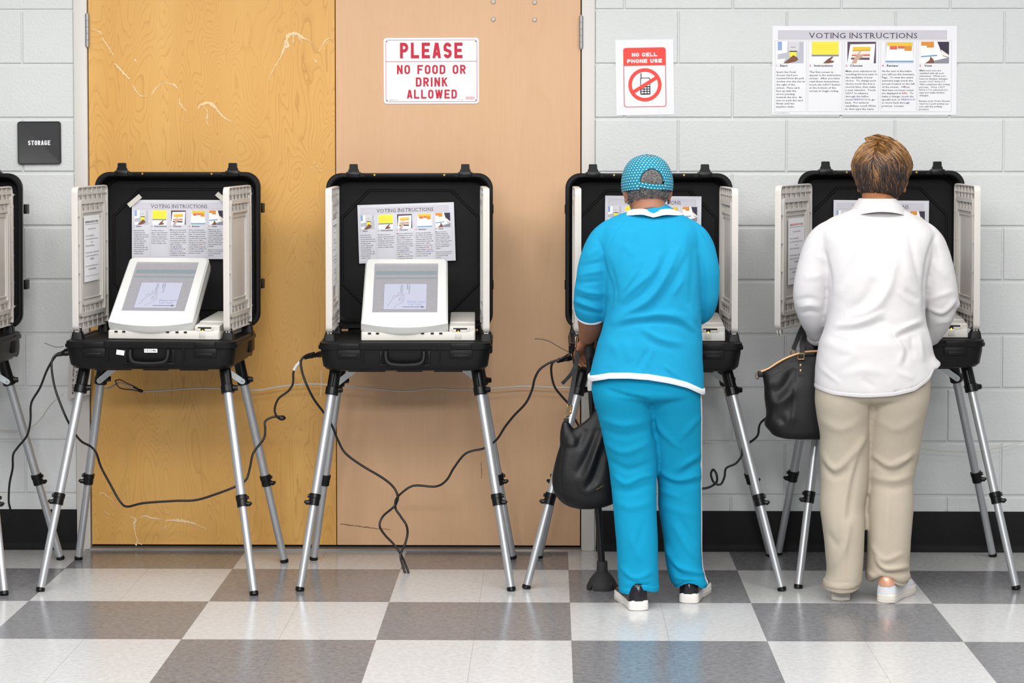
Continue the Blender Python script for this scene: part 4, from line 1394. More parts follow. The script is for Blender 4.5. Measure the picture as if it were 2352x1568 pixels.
cord('black power cord drooping from the 151146 booth to the next booth', [(146, 812, -.52), (132, 812, -.53), (120, 826, -.54), (119, 850, -.55), (126, 890, -.57), (140, 930, -.58), (155, 965, -.58), (172, 995, -.55), (188, 1014, -.5), (208, 1025, -.45), (221, 1040, -.45), (232, 1072, -.5), (255, 1115, -.55), (275, 1150, -.58), (292, 1163, -.6), (330, 1155, -.62), (400, 1150, -.64), (450, 1148, -.65), (500, 1133, -.66), (545, 1115, -.66), (566, 1100, -.64), (575, 1070, -.6), (582, 1040, -.56), (606, 1007, -.52), (609, 985, -.5), (609, 968, -.49), (625, 958, -.48), (648, 956, -.47), (654, 960, -.46), (646, 963, -.47), (635, 955, -.48), (631, 938, -.48), (640, 915, -.48), (662, 898, -.48), (673, 880, -.48), (674, 855, -.48), (684, 838, -.48), (700, 818, -.50), (722, 810, -.52)],
     plugs=[((700, 822, -.50), (743, 811, -.53), .0105), ((128, 816, -.53), (158, 810, -.52), .0095)], wraps=[((675, 850, -.48), (691, 829, -.485))])
cord('black power cord hanging from the left booth down to the baseboard', [(143, 808, -.50), (126, 820, -.50), (108, 850, -.48), (92, 890, -.45), (72, 925, -.42), (70, 965, -.4), (62, 1000, -.38), (40, 1028, -.36), (30, 1045, -.36), (29, 1075, -.34), (22, 1110, -.3), (20, 1150, -.22), (24, 1175, -.14), (15, 1195, -.09), (2, 1213, -.06), (-25, 1235, -.04)], plugs=[((126, 817, -.50), (160, 802, -.52), .0085)])
cord('twisted black power cord dangling before the pale door', [(726, 818, -.52), (706, 816, -.50), (692, 826, -.50), (693, 850, -.52), (705, 885, -.54), (722, 918, -.52), (742, 945, -.48), (760, 972, -.44), (776, 1010, -.42), (793, 1040, -.42), (830, 1068, -.42), (880, 1098, -.42), (905, 1120, -.42), (914, 1143, -.425), (908, 1165, -.41), (920, 1185, -.42), (933, 1205, -.43), (936, 1225, -.43), (930, 1250, -.44), (920, 1275, -.45), (926, 1302, -.47), (934, 1322, -.48), (938, 1315, -.48), (932, 1298, -.47), (922, 1275, -.44), (905, 1250, -.43), (884, 1228, -.43), (872, 1207, -.43), (880, 1185, -.42), (905, 1163, -.425), (909, 1148, -.41), (920, 1134, -.42), (950, 1115, -.42), (1000, 1117, -.42), (1025, 1103, -.43), (1042, 1075, -.43), (1065, 1045, -.43), (1085, 1035, -.43), (1112, 1029, -.43), (1140, 1010, -.45), (1160, 980, -.48), (1180, 955, -.5), (1208, 925, -.52), (1222, 895, -.53), (1228, 870, -.54), (1240, 848, -.54), (1262, 833, -.54), (1283, 826, -.54)],
     plugs=[((1279, 830, -.54), (1312, 820, -.53), .0115), ((706, 819, -.50), (745, 814, -.52), .0085)])
cord('short black cord looping from the turquoise voter booth behind the handbag', [(1286, 823, -.54), (1268, 835, -.54), (1267, 862, -.52), (1275, 890, -.5), (1295, 915, -.48), (1312, 935, -.46), (1322, 965, -.44), (1335, 985, -.42), (1350, 1000, -.4)], plugs=[((1284, 826, -.545), (1310, 815, -.54), .008)])
cord('coiled black cord between the two occupied booths', [(1600, 1122, -.42), (1625, 1120, -.42), (1645, 1108, -.42), (1646, 1090, -.42), (1638, 1078, -.41), (1633, 1090, -.41), (1640, 1108, -.43), (1655, 1112, -.43), (1664, 1095, -.43), (1668, 1075, -.43), (1690, 1064, -.43), (1704, 1045, -.42), (1706, 1025, -.42), (1722, 1016, -.43), (1740, 1000, -.45), (1744, 978, -.47), (1752, 966, -.5), (1775, 950, -.52), (1800, 930, -.53)])
cord('grey steel security cable strung along behind the booths', [(222, 893, -.24), (234, 889, -.245), (246, 892, -.24), (262, 885, -.2), (272, 879, -.17), (290, 884, -.13), (312, 893, -.11), (328, 898, -.1), (380, 896, -.09), (450, 891, -.09), (540, 892, -.09), (590, 896, -.09), (640, 888, -.09), (700, 882, -.09), (770, 884, -.09), (850, 891, -.09), (930, 898, -.09), (990, 892, -.09), (1060, 894, -.09), (1130, 892, -.09), (1200, 887, -.09), (1260, 889, -.09), (1320, 890, -.10), (1370, 890, -.12), (1440, 888, -.12), (1600, 890, -.12), (1690, 889, -.14)], r=.0032, mat=M_WCORD, name='security_cable', cat='cable')
cord('dark wire loop with crimp beside the amber door leg', [(264, 874, -.2), (272, 888, -.19), (284, 893, -.18), (305, 895, -.16), (326, 900, -.14), (312, 889, -.15), (292, 880, -.17), (276, 872, -.19), (264, 874, -.2)], r=.0022, mat=solid('dark_wire', '#4c4742', 0.4, 0.5), name='cable_loop', cat='cable', plugs=[((306, 889, -.15), (328, 899, -.14), .005)])
cord('thin grey cable sagging left of the first booth', [(146, 905, -.12), (128, 918, -.12), (112, 935, -.1), (95, 960, -.08), (75, 978, -.06), (45, 988, -.04), (0, 988, -.03)], r=.0022, mat=M_WCORD, name='security_cable', cat='cable')
cord('thin grey cable sagging right of the white shirt', [(2090, 1026, -.1), (2150, 1034, -.09), (2220, 1037, -.09), (2280, 1030, -.09), (2330, 1020, -.08), (2400, 998, -.07)], r=.0016, mat=M_WCORD, name='security_cable', cat='cable')
cord('thin black tie end curling before the pale door', [(1306, 808, -.54), (1285, 797, -.53), (1262, 784, -.52), (1245, 779, -.52), (1228, 778, -.52)], r=.0012, name='cable_tie', cat='cable tie')
cord('thin black tie end curling on the left block wall', [(146, 796, -.5), (130, 797, -.5), (116, 793, -.5), (102, 787, -.5)], r=.0010, name='cable_tie', cat='cable tie')
cord('thin grey string hanging beside the door edge', [(738, 850, -.5), (738, 890, -.5), (736, 910, -.5)], r=.0012, mat=M_WCORD, name='string', cat='string')
# ------------------------------------------------------------------ people
def to_px(co):
    """photo pixel of world points (n,3)"""
    R = np.array(_R).T
    c = (np.asarray(co) - np.array(_O)) @ R.T
    return np.stack([1176 + F_PX * c[:, 0] / -c[:, 2], 542 - F_PX * c[:, 1] / -c[:, 2]], 1)

def interp_rows(rows, n):
    """rows: tuples of numbers; smooth interpolation to n rows"""
    A = np.array(rows, float)
    t = np.zeros(len(A))
    t[1:] = np.cumsum(np.abs(np.diff(A[:, 0])) + 1e-6)
    q = np.linspace(0, t[-1], n)
    out = np.zeros((n, A.shape[1]))
    m = np.zeros_like(A)
    for i in range(len(A)):
        if i == 0:
            m[i] = (A[1] - A[0]) / (t[1] - t[0])
        elif i == len(A) - 1:
            m[i] = (A[-1] - A[-2]) / (t[-1] - t[-2])
        else:
            m[i] = (A[i + 1] - A[i - 1]) / (t[i + 1] - t[i - 1])
    for k, x in enumerate(q):
        i = min(np.searchsorted(t, x, side='right') - 1, len(A) - 2)
        h = t[i + 1] - t[i]
        s = (x - t[i]) / h
        out[k] = (2 * s ** 3 - 3 * s ** 2 + 1) * A[i] + (s ** 3 - 2 * s ** 2 + s) * h * m[i] + (-2 * s ** 3 + 3 * s ** 2) * A[i + 1] + (s ** 3 - s ** 2) * h * m[i + 1]
    return out
def body_rings(rows, n=40, m=44, shrink=0.0, e=2.35, hem=None):
    """rows: (photo row, left column, right column, depth Y, half depth) -> rings in world space"""
    R = interp_rows(rows, n)
    rings = []
    for i, (py, l, r, yc, hd) in enumerate(R):
        a, b = P(l, py, yc), P(r, py, yc)
        cx, hw, z = (a.x + b.x) / 2, max((b.x - a.x) / 2 - shrink, .004), (a.z + b.z) / 2
        hd = max(hd - shrink, .004)
        ring = []
        for k in range(m):
            t = 2 * PI * k / m
            c, s = math.cos(t), math.sin(t)
            x = cx + hw * math.copysign(abs(c) ** (2 / e), c)
            y = yc + hd * math.copysign(abs(s) ** (2 / e), s)
            zz = z
            if hem is not None and i >= n - 12:
                f = (i - (n - 12)) / 11.0
                zz = z + f * (hem(x, yc) - z)
            ring.append((x, y, zz))
        rings.append(ring)
    return rings
def path_tube(pts, n=8, sides=28, shrink=0.0):
    """pts: (px, py, Y, radius)"""
    W = [P(a, b, y) for a, b, y, r in pts]
    path = catmull(W, n)
    rad = catmull([Vector((p[3], 0, 0)) for p in pts], n)
    return MB().tube(path, [max(r.x - shrink, .004) for r in rad], sides), path, [r.x for r in rad]

def remesh(mb, voxel, smooth=4, lam=0.5):
    me = bpy.data.meshes.new('tmp')
    me.from_pydata(mb.v, [], mb.f)
    bm = bmesh.new()
    bm.from_mesh(me)
    bmesh.ops.remove_doubles(bm, verts=bm.verts, dist=1e-6)
    bmesh.ops.recalc_face_normals(bm, faces=bm.faces)
    bm.to_mesh(me)
    bm.free()
    o = bpy.data.objects.new('tmp', me)
    C.objects.link(o)
    md = o.modifiers.new('remesh', 'REMESH')
    md.mode = 'VOXEL'
    md.voxel_size = voxel
    md.adaptivity = 0
    dg = bpy.context.evaluated_depsgraph_get()
    out = bpy.data.meshes.new_from_object(o.evaluated_get(dg))
    bpy.data.objects.remove(o)
    bpy.data.meshes.remove(me)
    co = np.zeros(len(out.vertices) * 3)
    out.vertices.foreach_get('co', co)
    co = co.reshape(-1, 3)
    ed = np.zeros(len(out.edges) * 2, int)
    out.edges.foreach_get('vertices', ed)
    ed = ed.reshape(-1, 2)
    deg = np.bincount(ed.ravel(), minlength=len(co)).astype(float)[:, None]
    def avg(c):
        s = np.zeros_like(c)
        np.add.at(s, ed[:, 0], c[ed[:, 1]])
        np.add.at(s, ed[:, 1], c[ed[:, 0]])
        return s / np.maximum(deg, 1)
    for _ in range(smooth):
        co = co + lam * (avg(co) - co)
        co = co - (lam + .03) * (avg(co) - co)
    out.vertices.foreach_set('co', co.ravel())
    out.update()
    return out, co, avg
def normals_of(me):
    nrm = np.zeros(len(me.vertices) * 3)
    me.vertices.foreach_get('normal', nrm)
    return nrm.reshape(-1, 3)
def add_folds(me, co, folds, gain=1.0, tight=1.0):
    """folds: (points in photo pixels, width px, height mm): ridges (+) and furrows (-) on the side that faces the camera"""
    nrm = normals_of(me)
    px = to_px(co)
    face = np.clip(-nrm[:, 1] * 1.6 + .25, 0, 1)
    disp = np.zeros(len(co))
    for pts, w, mm in folds:
        w, mm = w * tight, mm * gain
        pts = np.array(pts, float)
        if len(pts) > 2:
            pts = np.array([v[:2] for v in catmull([(a, b, 0) for a, b in pts], 6)])
        seg = np.diff(pts, axis=0)
        L = np.hypot(*seg.T)
        cum = np.concatenate([[0], np.cumsum(L)])
        best = np.full(len(co), 1e9)
        bt = np.zeros(len(co))
        sel = (px[:, 0] > pts[:, 0].min() - 4 * w) & (px[:, 0] < pts[:, 0].max() + 4 * w) & (px[:, 1] > pts[:, 1].min() - 4 * w) & (px[:, 1] < pts[:, 1].max() + 4 * w)
        idx = np.where(sel)[0]
        q = px[idx]
        bd = np.full(len(idx), 1e9)
        tt = np.zeros(len(idx))
        for i in range(len(seg)):
            d = q - pts[i]
            t = np.clip((d @ seg[i]) / max(L[i] ** 2, 1e-9), 0, 1)
            dist = np.hypot(*(d - t[:, None] * seg[i]).T)
            m = dist < bd
            bd[m] = dist[m]
            tt[m] = (cum[i] + t[m] * L[i]) / cum[-1]
        taper = np.sin(np.clip(tt, 0, 1) * PI) ** .6 * .85 + .15
        endfade = np.where((tt <= 0.001) | (tt >= .999), np.exp(-(bd / w) ** 2), 1)
        disp[idx] += mm * .001 * np.exp(-(bd / w) ** 2) * taper * endfade * face[idx]
    co = co + nrm * disp[:, None]
    me.vertices.foreach_set('co', co.ravel())
    me.update()
    return co
def soften(me, co, avg, spots, it=14):
    px = to_px(co)
    wgt = np.zeros(len(co))
    for cx, cy, r in spots:
        wgt = np.maximum(wgt, np.exp(-(((px[:, 0] - cx) ** 2 + (px[:, 1] - cy) ** 2) / r ** 2)))
    wgt = np.clip(wgt * 1.3, 0, 1)[:, None]
    for _ in range(it):
        co = co + wgt * .6 * (avg(co) - co)
    me.vertices.foreach_set('co', co.ravel())
    me.update()
    return co
def noise3(co, f, seed):
    rs = np.random.RandomState(seed)
    s = np.zeros(len(co))
    for k in range(7):
        d = rs.normal(size=3)
        d /= np.linalg.norm(d)
        s += np.sin(co @ d * f * (1 + .35 * k) + rs.uniform(0, 6.3))
    return s / 7
def open_hem(me, zmax):
    bm = bmesh.new()
    bm.from_mesh(me)
    bm.normal_update()
    dead = [f for f in bm.faces if f.calc_center_median().z < zmax and f.normal.z < -.35]
    bmesh.ops.delete(bm, geom=dead, context='FACES')
    loose = [v for v in bm.verts if not v.link_faces]
    bmesh.ops.delete(bm, geom=loose, context='VERTS')
    bm.to_mesh(me)
    bm.free()
def skin_obj(name, me, mat, parent, label=None):
    me.materials.clear()
    me.materials.append(mat)
    me.polygons.foreach_set('use_smooth', [True] * len(me.polygons))
    me.name = name
    M = world_of(parent).inverted()
    me.transform(M)
    o = link(name, me, parent)
    if label:
        o['label'] = label
    return o

def fabric(name, col, weave=900, rough=0.9, sheen=0.0, amt=0.06):
    s = NT(name)
    p = s.pos()
    n = s.noise(p, 55, 3.0, 0.6)
    base = s.mix(n, rgb(col), tuple(x * 0.93 for x in rgb(col)[:3]) + (1,))
    h = s.noise(p, weave, 2.0, 0.6)
    h2 = s.noise(p, 30, 3.0, 0.6)
    P_set(s, Base_Color=base, Roughness=rough, Specular_IOR_Level=0.12, Sheen_Weight=sheen, Normal=s.bump(h2, 0.12, 0.006, s.bump(h, amt, 0.001)))
    return s.m
def skin_mat(name, a, b):
    s = NT(name)
    p = s.pos()
    c = s.mix(s.noise(p, 22, 3.0, 0.6), rgb(a), rgb(b))
    P_set(s, Base_Color=c, Roughness=0.5, Specular_IOR_Level=0.4, Subsurface_Weight=0.08, Subsurface_Scale=0.01, Normal=s.bump(s.noise(p, 260, 3, .6), 0.12, 0.001))
    return s.m

def head_shapes(mb, c, yaw, pitch, k=1.0, neck=None):
    """head looking along +y before turning; c is the middle of the skull"""
    M = Matrix.Translation(c) @ Matrix.Rotation(math.radians(yaw), 4, 'Z') @ Matrix.Rotation(math.radians(-pitch), 4, 'X') @ Matrix.Scale(k, 4)
    h = MB()
    h.ball((0, -.008, .022), (.074, .094, .082), nu=32, nv=20)
    h.ball((0, -.030, -.012), (.066, .066, .066), nu=24, nv=16)
    h.ball((0, .030, -.030), (.060, .062, .078), nu=24, nv=16)
    h.ball((0, .044, -.078), (.040, .044, .034), nu=20, nv=12)
    h.ball((0, .092, -.098), (.016, .010, .012))
    h.ball((0, .078, .022), (.050, .016, .012))                                    # brow
    h.loft([[(x * .010, .090 + y * .006, .010) for x, y in ((-1, -1), (1, -1), (.4, 1), (-.4, 1))], [(x * .013, .094 + y * .012, -.022) for x, y in ((-1, -1), (1, -1), (.5, 1), (-.5, 1))], [(x * .018, .092 + y * .018, -.038) for x, y in ((-1, -1), (1, -1), (.5, .9), (-.5, .9))], [(x * .016, .088 + y * .010, -.046) for x, y in ((-1, -1), (1, -1), (.5, 1), (-.5, 1))]])
    for z, r in ((-.062, .0055), (-.073, .0065)):                                   # lips
        h.ball((0, .089, z), (.023, .010, r))
    for s in (-1, 1):
        h.ball((s * .040, .072, -.022), (.022, .018, .018))                         # cheek
        h.ball((s * .072, -.006, -.016), (.006, .019, .032), M=Matrix.Rotation(math.radians(s * -22), 3, 'Z'))
        h.ball((s * .079, -.014, -.010), (.006, .012, .026), M=Matrix.Rotation(math.radians(s * -30), 3, 'Z'))
        h.ball((s * .074, -.006, -.044), (.006, .009, .011))
    mb.merge(h, M=M)
    return M
def hand_shapes(mb, wrist, fwd, up, thumb, curl=35.0, k=1.0):
    """wrist point, finger direction, back-of-hand direction, side (+1/-1) of the thumb"""
    f = Vector(fwd).normalized()
    u = (Vector(up) - f * Vector(up).dot(f)).normalized()
    s = f.cross(u) * thumb
    W = Vector(wrist)
    def ring(d, w, t, off=0.0):
        return [W + f * d * k + s * (w * math.cos(a) + off) * k + u * t * math.sin(a) * k for a in (2 * PI * j / 18 for j in range(18))]
    mb.loft([ring(-.03, .024, .018), ring(0, .026, .018), ring(.025, .034, .017), ring(.055, .040, .016), ring(.080, .040, .014), ring(.092, .036, .010)])
    for i, (off, L, r) in enumerate(((.029, .070, .0085), (.010, .078, .0088), (-.010, .072, .0084), (-.028, .058, .0076))):
        p = W + (f * .082 + s * off) * k
        d = f.copy()
        pts, rr = [p - d * .02 * k, p], [r * k, r * k]
        for j, (frac, c) in enumerate(((.45, .55), (.32, 1.0), (.23, .8))):
            ax = s * thumb
            d = Matrix.Rotation(math.radians(-curl * c) * thumb, 3, s) @ d
            p = p + d * L * frac * k
            pts.append(p)
            rr.append(r * k * (1 - .09 * (j + 1)))
        mb.tube(catmull(pts, 4), [x.x for x in catmull([Vector((q, 0, 0)) for q in rr], 4)], 10)
        mb.ball(pts[-1], rr[-1])
    p = W + (f * .018 + s * .026) * k
    d = (f * .75 + s * .75 - u * .25).normalized()
    pts = [p - d * .01 * k, p + d * .028 * k]
    d2 = (f * .95 + s * .25 - u * .4).normalized()
    pts += [pts[-1] + d2 * .030 * k]
    d3 = (f * .9 - s * .05 - u * .6).normalized()
    pts += [pts[-1] + d3 * .024 * k]
    mb.tube(catmull(pts, 4), [x.x * k for x in catmull([Vector((q, 0, 0)) for q in (.014, .012, .0098, .0085)], 4)], 10)
    mb.ball(pts[-1], .0085 * k)
def eyes(M, parent):
    Mi = world_of(parent).inverted()
    for s in (-1, 1):
        mb = MB().ball((0, 0, 0), .0115, 0).ball((0, .0085, 0), (.0052, .0035, .0052), 1)
        mb.xf(Mi @ M @ Matrix.Translation((s * .031, .079, .002)))
        obj('eye', mb, [solid('eye_white', '#e8e4de', .2), solid('eye_dark', '#2a1c14', .15)], parent)

def shoe(parent, heel, toe, L, m_up, m_sole, sole_h=.030, up_h=.062, patch=None, extra=None, wid=1.0):
    """heel: back end of the sole on the ground; toe: a point ahead of it"""
    h, t = Vector(heel), Vector(toe)
    d = (t - h)
    d.z = 0
    d.normalize()
    s = Vector((d.y, -d.x, 0))
    Mi = world_of(parent).inverted()
    prof = [(0, .008), (.006, .017), (.02, .025), (.06, .032), (.25, .032), (.45, .034), (.65, .044), (.78, .047), (.90, .040), (.97, .026), (1.0, .010)]
    def outline(z, grow=0.0, sc=1.0):
        pr = interp_rows([(a_ ** .6, a_, w_) for a_, w_ in prof], 44)[:, 1:]
        R_ = [(h + d * (a * L + (grow if a > .5 else -grow)) * 1.0 + s * (w * wid + grow) * sc) for a, w in pr]
        L_ = [(h + d * (a * L + (grow if a > .5 else -grow)) * 1.0 - s * (w * wid * .94 + grow) * sc) for a, w in reversed(pr)]
        return [Vector((p.x, p.y, z)) for p in R_ + L_]
    sole = MB().loft([outline(0, -.003), outline(.003, 0), outline(sole_h * .5, .0005), outline(sole_h * .52, -.0005), outline(sole_h - .004, .0), outline(sole_h, -.002)])
    upr = MB()
    pr = interp_rows([(0.004, .010, up_h * .90), (.014, .020, up_h * .97), (.03, .026, up_h + .002), (.07, .031, up_h + .004), (.18, .031, up_h - .004), (.35, .031, up_h - .002), (.5, .034, up_h - .012), (.68, .041, up_h * .62), (.82, .041, up_h * .48), (.93, .031, up_h * .36), (.985, .012, up_h * .18)], 30)
    rings = []
    for a, w, hh in pr:
        c = h + d * a * L
        ring = []
        for k in range(17):
            q = PI * k / 16
            ring.append(Vector((0, 0, sole_h - .004)) + Vector((c.x, c.y, 0)) + s * w * wid * math.copysign(abs(math.cos(q)) ** .7, math.cos(q)) * (1 - .22 * math.sin(q) ** 2 * (1 if a < .4 else .4)) + Vector((0, 0, hh * math.sin(q) ** .85)))
        rings.append(ring)
    upr.loft(rings)
    # heel seam
    o = obj('shoe', upr, m_up, parent, 1.0, local=False)
    obj('sole', sole, m_sole, o, 0.7, local=False)
    c0 = h + d * .001
    seam = MB().tube([Vector((c0.x, c0.y, 0)) + d * (.0025 if z < up_h * .7 else .004) + Vector((0, 0, z + sole_h)) for z in (0, up_h * .35, up_h * .7, up_h * .92)], .0013, 6)
    obj('heel_seam', seam, m_up if patch is None else m_sole, o, local=False)
    if patch is not None:
        mb = MB()
        rs_ = []
        for a, w, hh in pr[:7]:
            c = h + d * (a * L - .0022)
            rs_.append([Vector((c.x, c.y, sole_h - .004)) + s * (w * wid + .0022) * math.copysign(abs(math.cos(q)) ** .7, math.cos(q)) * (1 - .22 * math.sin(q) ** 2) + Vector((0, 0, .0015 + hh * math.sin(q) ** .85)) for q in (math.radians(28 + 124 * k / 14) for k in range(15))])
        mb.loft(rs_, 0, (True, False), closed=False)
        obj('heel_tab', mb, patch, o, 1.0, label='rose gold heel tab', local=False)
    if extra == 'holes':
        mb = MB()
        for row in range(4):
            for k in range(7):
                a = .42 + .07 * k + .02 * (row % 2)
                i = min(int(a * 30), 29)
                A, w, hh = pr[i]
                q = math.radians(16 + 13 * row)
                c = h + d * a * L
                p = Vector((c.x, c.y, sole_h - .004)) + s * w * wid * abs(math.cos(q)) ** .7 * (1 - .09 * math.sin(q) ** 2) + Vector((0, 0, hh * math.sin(q) ** .85))
                n_ = (s * math.cos(q) + Vector((0, 0, math.sin(q))))
                mb.tube([p - n_ * .002, p + n_ * .0006], .0016, 7)
        obj('perforations', mb, M_INKL, o, local=False)
    return o

# ---- the person in turquoise -----------------------------------------------------------------
M_TURQ = fabric('turquoise_jersey', '#1c90b9')
M_TURQP = fabric('turquoise_trouser_jersey', '#1291b9')
M_WTRIM = fabric('white_rib_trim', '#e2e4e8', amt=0.1)
M_SKIN1 = skin_mat('brown_skin', '#9e6c53', '#8a5c46')
M_SKIN2 = skin_mat('warm_brown_skin', '#9c6640', '#885533')
def mat_dotted():
    s = NT('dotted_cap_fabric')
    uv = s.n('ShaderNodeUVMap').outputs[0]
    sx = s.n('ShaderNodeSeparateXYZ', Vector=uv)
    u, v = sx.outputs[0], sx.outputs[1]
    row = s.math('FLOOR', v)
    uu = s.math('FRACT', s.math('ADD', u, s.math('MULTIPLY', s.math('FLOORED_MODULO', row, 2.0), 0.5)))
    vv = s.math('FRACT', v)
    du, dv = s.math('SUBTRACT', uu, 0.5), s.math('SUBTRACT', vv, 0.5)
    d = s.math('SQRT', s.math('ADD', s.math('MULTIPLY', du, du), s.math('MULTIPLY', dv, dv)))
    m = s.math('LESS_THAN', d, 0.205)
    c = s.mix(m, rgb('#0d7b99'), rgb('#d6d6bc'))
    P_set(s, Base_Color=c, Roughness=0.8, Specular_IOR_Level=0.2, Normal=s.bump(s.noise(s.pos(), 700, 2, .6), .15, .001))
    return s.m
M_DOT = mat_dotted()

w1 = thing('person', 'person in turquoise tracksuit and dotted cap, bending over the booth beside a cane', 'person', (G(1520, 1385).x, -1.02, 0))

T1 = [(482, 1452, 1545, -.915, .045), (492, 1424, 1566, -.915, .066), (506, 1392, 1590, -.925, .085), (525, 1376, 1606, -.94, .103), (560, 1372, 1610, -.955, .123), (620, 1384, 1609, -.985, .135), (700, 1392, 1610, -1.005, .135), (760, 1381, 1612, -1.02, .140), (820, 1360, 1615, -1.04, .148), (862, 1352, 1617, -1.05, .152), (885, 1352, 1617, -1.05, .152)]
HEM1 = [(1340, 886), (1353, 880), (1372, 874), (1400, 867), (1440, 865), (1490, 868), (1540, 877), (1580, 889), (1604, 902), (1616, 909), (1630, 912)]
def hem_fn(poly, Y):
    W = [P(a, b, Y) for a, b in poly]
    xs, zs = [w.x for w in W], [w.z for w in W]
    return lambda x, yc: float(np.interp(x, xs, zs))
hem1 = hem_fn(HEM1, -1.18)
SL1 = [(1452, 520, -.93, .040), (1420, 530, -.938, .050), (1392, 556, -.95, .060), (1374, 600, -.965, .063), (1364, 645, -.97, .061), (1359, 680, -.965, .0605), (1358, 702, -.955, .059), (1358, 716, -.945, .055), (1358, 724, -.937, .051)]
SR1 = [(1538, 520, -.93, .040), (1568, 530, -.938, .048), (1596, 558, -.95, .057), (1610, 610, -.965, .060), (1613, 655, -.965, .0575), (1612, 690, -.955, .054), (1605, 712, -.92, .049), (1590, 715, -.86, .043), (1570, 712, -.80, .038)]
jk = MB()
rings1 = body_rings(T1, 46, 48, hem=hem1)
jk.loft(rings1)
for S in (SL1, SR1):
    jk.merge(path_tube(S)[0])
me, co, avg = remesh(jk, .0058, 16)
nrm = normals_of(me)
co = co + nrm * ((noise3(co, 26, 3) * .0014 + noise3(co, 60, 4) * .0008))[:, None]
me.vertices.foreach_set('co', co.ravel())
me.update()
F1 = [([(1452, 520), (1440, 570), (1420, 620)], 12, 2.5), ([(1530, 510), (1535, 560), (1520, 610)], 14, -2), ([(1575, 530), (1570, 580), (1552, 620)], 12, 2.5), ([(1490, 500), (1470, 530), (1440, 545)], 12, 2), ([(1595, 560), (1590, 640), (1585, 700)], 9, -2.5), ([(1400, 600), (1412, 650), (1420, 700)], 7, -3), ([(1515, 583), (1498, 624), (1457, 662), (1421, 695)], 8, 5), ([(1559, 568), (1527, 636), (1492, 686), (1442, 718), (1401, 739)], 9, 7.5),
      ([(1540, 570), (1512, 632), (1474, 676), (1430, 706)], 7, -4), ([(1575, 590), (1546, 650), (1508, 700), (1455, 733)], 10, -5),
      ([(1468, 618), (1433, 665), (1413, 692)], 7, 4), ([(1482, 600), (1452, 650)], 7, -2.5), ([(1407, 744), (1457, 729), (1515, 722), (1565, 733), (1606, 771)], 8, 6.5),
      ([(1420, 752), (1460, 741), (1515, 737), (1560, 744), (1596, 768)], 7, -6.5), ([(1474, 753), (1515, 777), (1568, 789)], 8, 4.5), ([(1470, 768), (1510, 792), (1560, 804)], 9, -3),
      ([(1568, 642), (1545, 677)], 7, 4), ([(1536, 712), (1580, 731)], 6, 4), ([(1486, 806), (1463, 850)], 7, -3), ([(1500, 800), (1478, 852)], 7, 2.5), ([(1489, 830), (1500, 855)], 4, 2),
      ([(1527, 838), (1559, 868)], 5, 3), ([(1520, 845), (1548, 872)], 4, -2), ([(1395, 775), (1420, 815), (1405, 850)], 14, 3), ([(1430, 780), (1450, 830)], 14, 3),
      ([(1383, 590), (1393, 630), (1404, 664), (1400, 705), (1388, 735)], 7, -5), ([(1606, 589), (1617, 636), (1616, 683), (1612, 735)], 6, -4.5),
      ([(1319, 690), (1355, 703), (1396, 716)], 4.5, 5), ([(1319, 678), (1358, 690), (1400, 694)], 4.5, -5), ([(1322, 662), (1356, 672), (1400, 676)], 5, 4.5), ([(1322, 650), (1383, 645)], 5, -3.5),
      ([(1328, 632), (1388, 620)], 6, 3.5), ([(1330, 612), (1386, 600)], 6, -3), ([(1320, 704), (1350, 716), (1390, 722)], 4, -4), ([(1345, 590), (1378, 570)], 7, 2.5), ([(1372, 545), (1384, 580)], 5, -3),
      ([(1440, 498), (1410, 535), (1391, 582)], 1.8, -2.2), ([(1583, 504), (1612, 530), (1627, 560)], 1.8, -2.2), ([(1430, 560), (1460, 590)], 12, 2.5), ([(1580, 700), (1600, 740)], 8, 3)]
co = add_folds(me, co, F1, 1.55, .85)
co = soften(me, co, avg, [(1396, 700, 16), (1398, 725, 14), (1393, 660, 12)])
jacket = skin_obj('jacket', me, M_TURQ, w1)
# white band along the hem
def hem_band(ring, h, out, name, mat, parent, zshift=0.0):
    c = Vector((sum(p[0] for p in ring) / len(ring), sum(p[1] for p in ring) / len(ring), 0))
    rr = []
    for dz, o in ((-.002, -.004), (-.004, out * .6), (0, out), (h * .5, out * 1.1), (h, out), (h + .003, out * .3), (h + .002, -.004)):
        rr.append([Vector(p) + (Vector((p[0], p[1], 0)) - c).normalized() * o + Vector((0, 0, dz + zshift)) for p in ring])
    return obj(name, MB().loft(rr, 0, (False, False)), mat, parent, 1.2, local=False)
hem_band(rings1[-1], .0125, .0035, 'hem_trim', M_WTRIM, jacket)['label'] = 'white hem band'
# collar: turquoise stand with a white edge falling on the back
def collar_rings(rows, m=40):
    return body_rings(rows, len(rows) * 3, m, e=2.1)
cr = collar_rings([(467, 1468, 1527, -.893, .064), (475, 1456, 1540, -.898, .074), (484, 1444, 1553, -.903, .084), (494, 1432, 1562, -.908, .09)])
obj('collar', MB().loft(cr + [[(x, y + (.004 if y < -.9 else -.004), z - .003) for x, y, z in cr[0]]][:0], 0, (False, False)), M_TURQ, jacket, 1.2, local=False)
wt = body_rings([(480, 1452, 1545, -.900, .081), (484, 1443, 1555, -.903, .088), (490, 1430, 1567, -.906, .096), (493, 1426, 1569, -.908, .099)], 10, 44, e=2.1)
